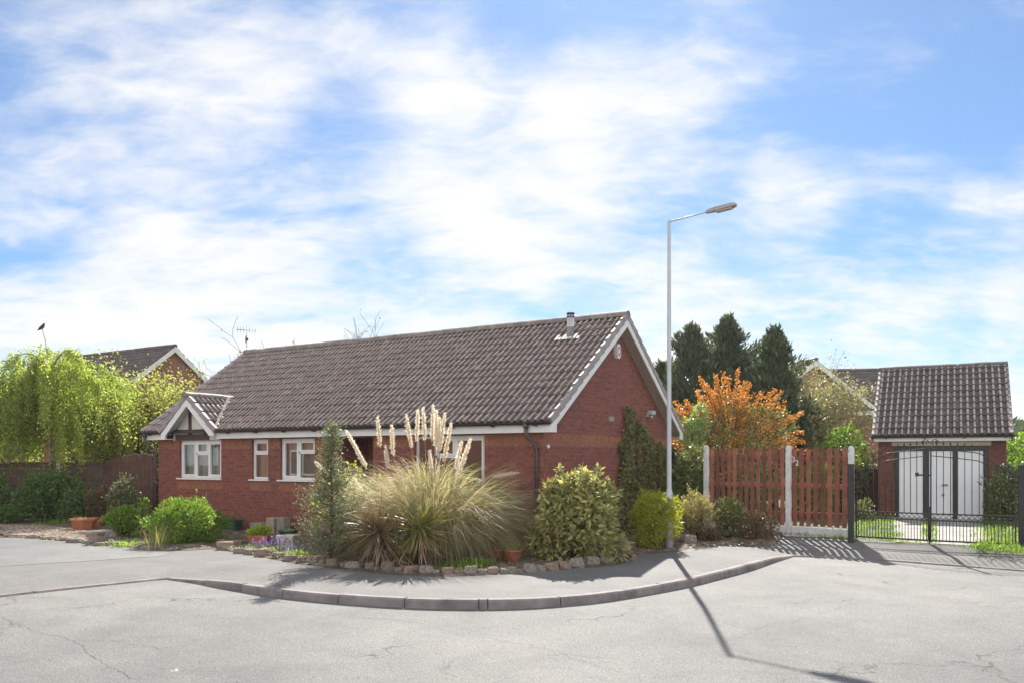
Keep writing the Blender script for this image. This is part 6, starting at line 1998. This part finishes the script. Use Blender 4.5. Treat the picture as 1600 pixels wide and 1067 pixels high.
mp = N(nt, 'ShaderNodeMapping'); mp.inputs['Rotation'].default_value = (0, 0, R(25)); mp.inputs['Scale'].default_value = (1.0, 1.7, 1.0)
L(dv.outputs[0], mp.inputs['Vector'])
n1 = N(nt, 'ShaderNodeTexNoise'); n1.inputs['Scale'].default_value = 2.6; n1.inputs['Detail'].default_value = 9; n1.inputs['Roughness'].default_value = .56; n1.inputs['Distortion'].default_value = .35
L(mp.outputs[0], n1.inputs['Vector'])
n2 = N(nt, 'ShaderNodeTexNoise'); n2.inputs['Scale'].default_value = 9.0; n2.inputs['Detail'].default_value = 6; n2.inputs['Roughness'].default_value = .6; n2.inputs['Distortion'].default_value = .8
L(mp.outputs[0], n2.inputs['Vector'])


def madd(a, b, f):
    m_ = N(nt, 'ShaderNodeMath', operation='MULTIPLY_ADD'); L(a, m_.inputs[0]); m_.inputs[1].default_value = f
    if isinstance(b, (int, float)): m_.inputs[2].default_value = b
    else: L(b, m_.inputs[2])
    return m_.outputs[0]


n3 = N(nt, 'ShaderNodeTexNoise'); n3.inputs['Scale'].default_value = 4.6; n3.inputs['Detail'].default_value = 7; n3.inputs['Roughness'].default_value = .6; n3.inputs['Distortion'].default_value = .5
L(mp.outputs[0], n3.inputs['Vector'])
acc = madd(n2.outputs['Fac'], -1.13, .56)
acc = madd(n3.outputs['Fac'], acc, .75)
acc = madd(n1.outputs['Fac'], acc, 1.75)
# cloud banks and clear patches, by direction in the sky: (pixel of the photo, radius in pixels, weight)
BANKS = [(560, 190, 300, .12), (780, 270, 240, .46), (960, 200, 180, .26), (330, 120, 180, .18), (470, 330, 190, .14), (1230, 330, 130, .24), (1110, 470, 110, .18), (1540, 380, 130, .16), (660, 60, 170, .18), (130, 80, 120, .12),
         (180, 240, 190, .16), (60, 200, 160, .14), (250, 420, 200, .12), (780, 400, 130, .12), (1000, 400, 130, .14), (1590, 470, 90, .14), (60, 330, 90, .1), (940, -250, 520, .16), (330, 480, 240, .10), (60, 480, 220, .16), (1450, 220, 130, .10), (1130, 30, 80, .1),
         (1420, 150, 300, -.20), (1560, 60, 220, -.08), (1390, 330, 110, -.10), (790, 55, 110, -.20), (960, 30, 150, -.12), (60, 400, 150, -.12), (130, 330, 130, -.14), (1150, 300, 50, -.1), (1300, 440, 90, -.12), (590, 430, 110, -.14), (860, 360, 80, -.08), (420, 20, 110, -.16), (40, 170, 100, -.08), (1450, 470, 130, -.08)]
for px, py, r, wt in BANKS:
    v = Vector(((px - 800) / F, 1, (YH - py) / F)).normalized(); v2 = Vector(((px + r - 800) / F, 1, (YH - py) / F)).normalized()
    dt = N(nt, 'ShaderNodeVectorMath', operation='DOT_PRODUCT'); L(d, dt.inputs[0]); dt.inputs[1].default_value = v
    mr = N(nt, 'ShaderNodeMapRange', interpolation_type='SMOOTHSTEP'); mr.inputs['From Min'].default_value = v.dot(v2); mr.inputs['From Max'].default_value = 1.0
    mr.inputs['To Min'].default_value = 0; mr.inputs['To Max'].default_value = 1; L(dt.outputs['Value'], mr.inputs['Value'])
    acc = madd(mr.outputs['Result'], acc, wt)
hz_ = N(nt, 'ShaderNodeMapRange', interpolation_type='SMOOTHSTEP'); hz_.inputs['From Min'].default_value = .38; hz_.inputs['From Max'].default_value = .02
hz_.inputs['To Min'].default_value = 0; hz_.inputs['To Max'].default_value = 1; L(sep.outputs['Z'], hz_.inputs['Value'])
acc = madd(hz_.outputs['Result'], acc, .36)
bk = N(nt, 'ShaderNodeMapRange', interpolation_type='SMOOTHSTEP'); bk.inputs['From Min'].default_value = .2; bk.inputs['From Max'].default_value = -.5  # extra cloud cover added behind the viewer as fill light
bk.inputs['To Min'].default_value = 0; bk.inputs['To Max'].default_value = 1; L(sep.outputs['Y'], bk.inputs['Value'])
acc = madd(bk.outputs['Result'], acc, .45)
cm = N(nt, 'ShaderNodeMapRange', interpolation_type='SMOOTHSTEP'); cm.inputs['From Min'].default_value = .18; cm.inputs['From Max'].default_value = 1.10; cm.inputs['To Min'].default_value = .10
L(acc, cm.inputs['Value'])
CLOUD = 5.15
mx = N(nt, 'ShaderNodeMix', data_type='RGBA'); L(cm.outputs['Result'], mx.inputs['Factor'])
sat = N(nt, 'ShaderNodeMix', data_type='RGBA', blend_type='MULTIPLY'); sat.inputs['Factor'].default_value = 1; L(sky.outputs[0], sat.inputs[6]); sat.inputs[7].default_value = (.37, .53, .66, 1)
# clouds behind the viewer brightened, added fill for the shaded fronts
fb = N(nt, 'ShaderNodeMapRange', interpolation_type='SMOOTHSTEP'); fb.inputs['From Min'].default_value = .15; fb.inputs['From Max'].default_value = -.55
fb.inputs['To Min'].default_value = CLOUD; fb.inputs['To Max'].default_value = CLOUD * 1.6; L(sep.outputs['Y'], fb.inputs['Value'])
cc = N(nt, 'ShaderNodeCombineXYZ'); [L(fb.outputs['Result'], cc.inputs[k]) for k in range(3)]
L(sat.outputs[2], mx.inputs[6]); L(cc.outputs[0], mx.inputs[7])
L(mx.outputs[2], bg.inputs['Color'])

sd = Vector((math.sin(R(SUN_AZ)) * math.cos(R(SUN_EL)), math.cos(R(SUN_AZ)) * math.cos(R(SUN_EL)), math.sin(R(SUN_EL))))
su = bpy.data.lights.new('sun', 'SUN'); su.energy = 3.1; su.angle = R(.5); su.color = (1, .95, .87)
so = bpy.data.objects.new('sun', su); COL.objects.link(so); so.rotation_euler = (-sd).to_track_quat('-Z', 'Y').to_euler(); so.location = sd * 50

cam = bpy.data.cameras.new('camera'); co = bpy.data.objects.new('camera', cam); COL.objects.link(co)
co.location = (0, 0, EYE); co.rotation_euler = (R(90), 0, 0)
cam.sensor_width = 36; cam.lens = F / 1600 * 36; cam.shift_y = (YH - 533.5) / 1600; cam.clip_end = 5000; cam.clip_start = .05
SC.camera = co

vs_ = SC.view_settings; vs_.view_transform = 'Standard'; vs_.look = 'None'; vs_.gamma = 1; vs_.use_curve_mapping = False
vs_.exposure = 1.7
SC.cycles.use_denoising = True
SC.cycles.max_bounces = 8; SC.cycles.transparent_max_bounces = 8
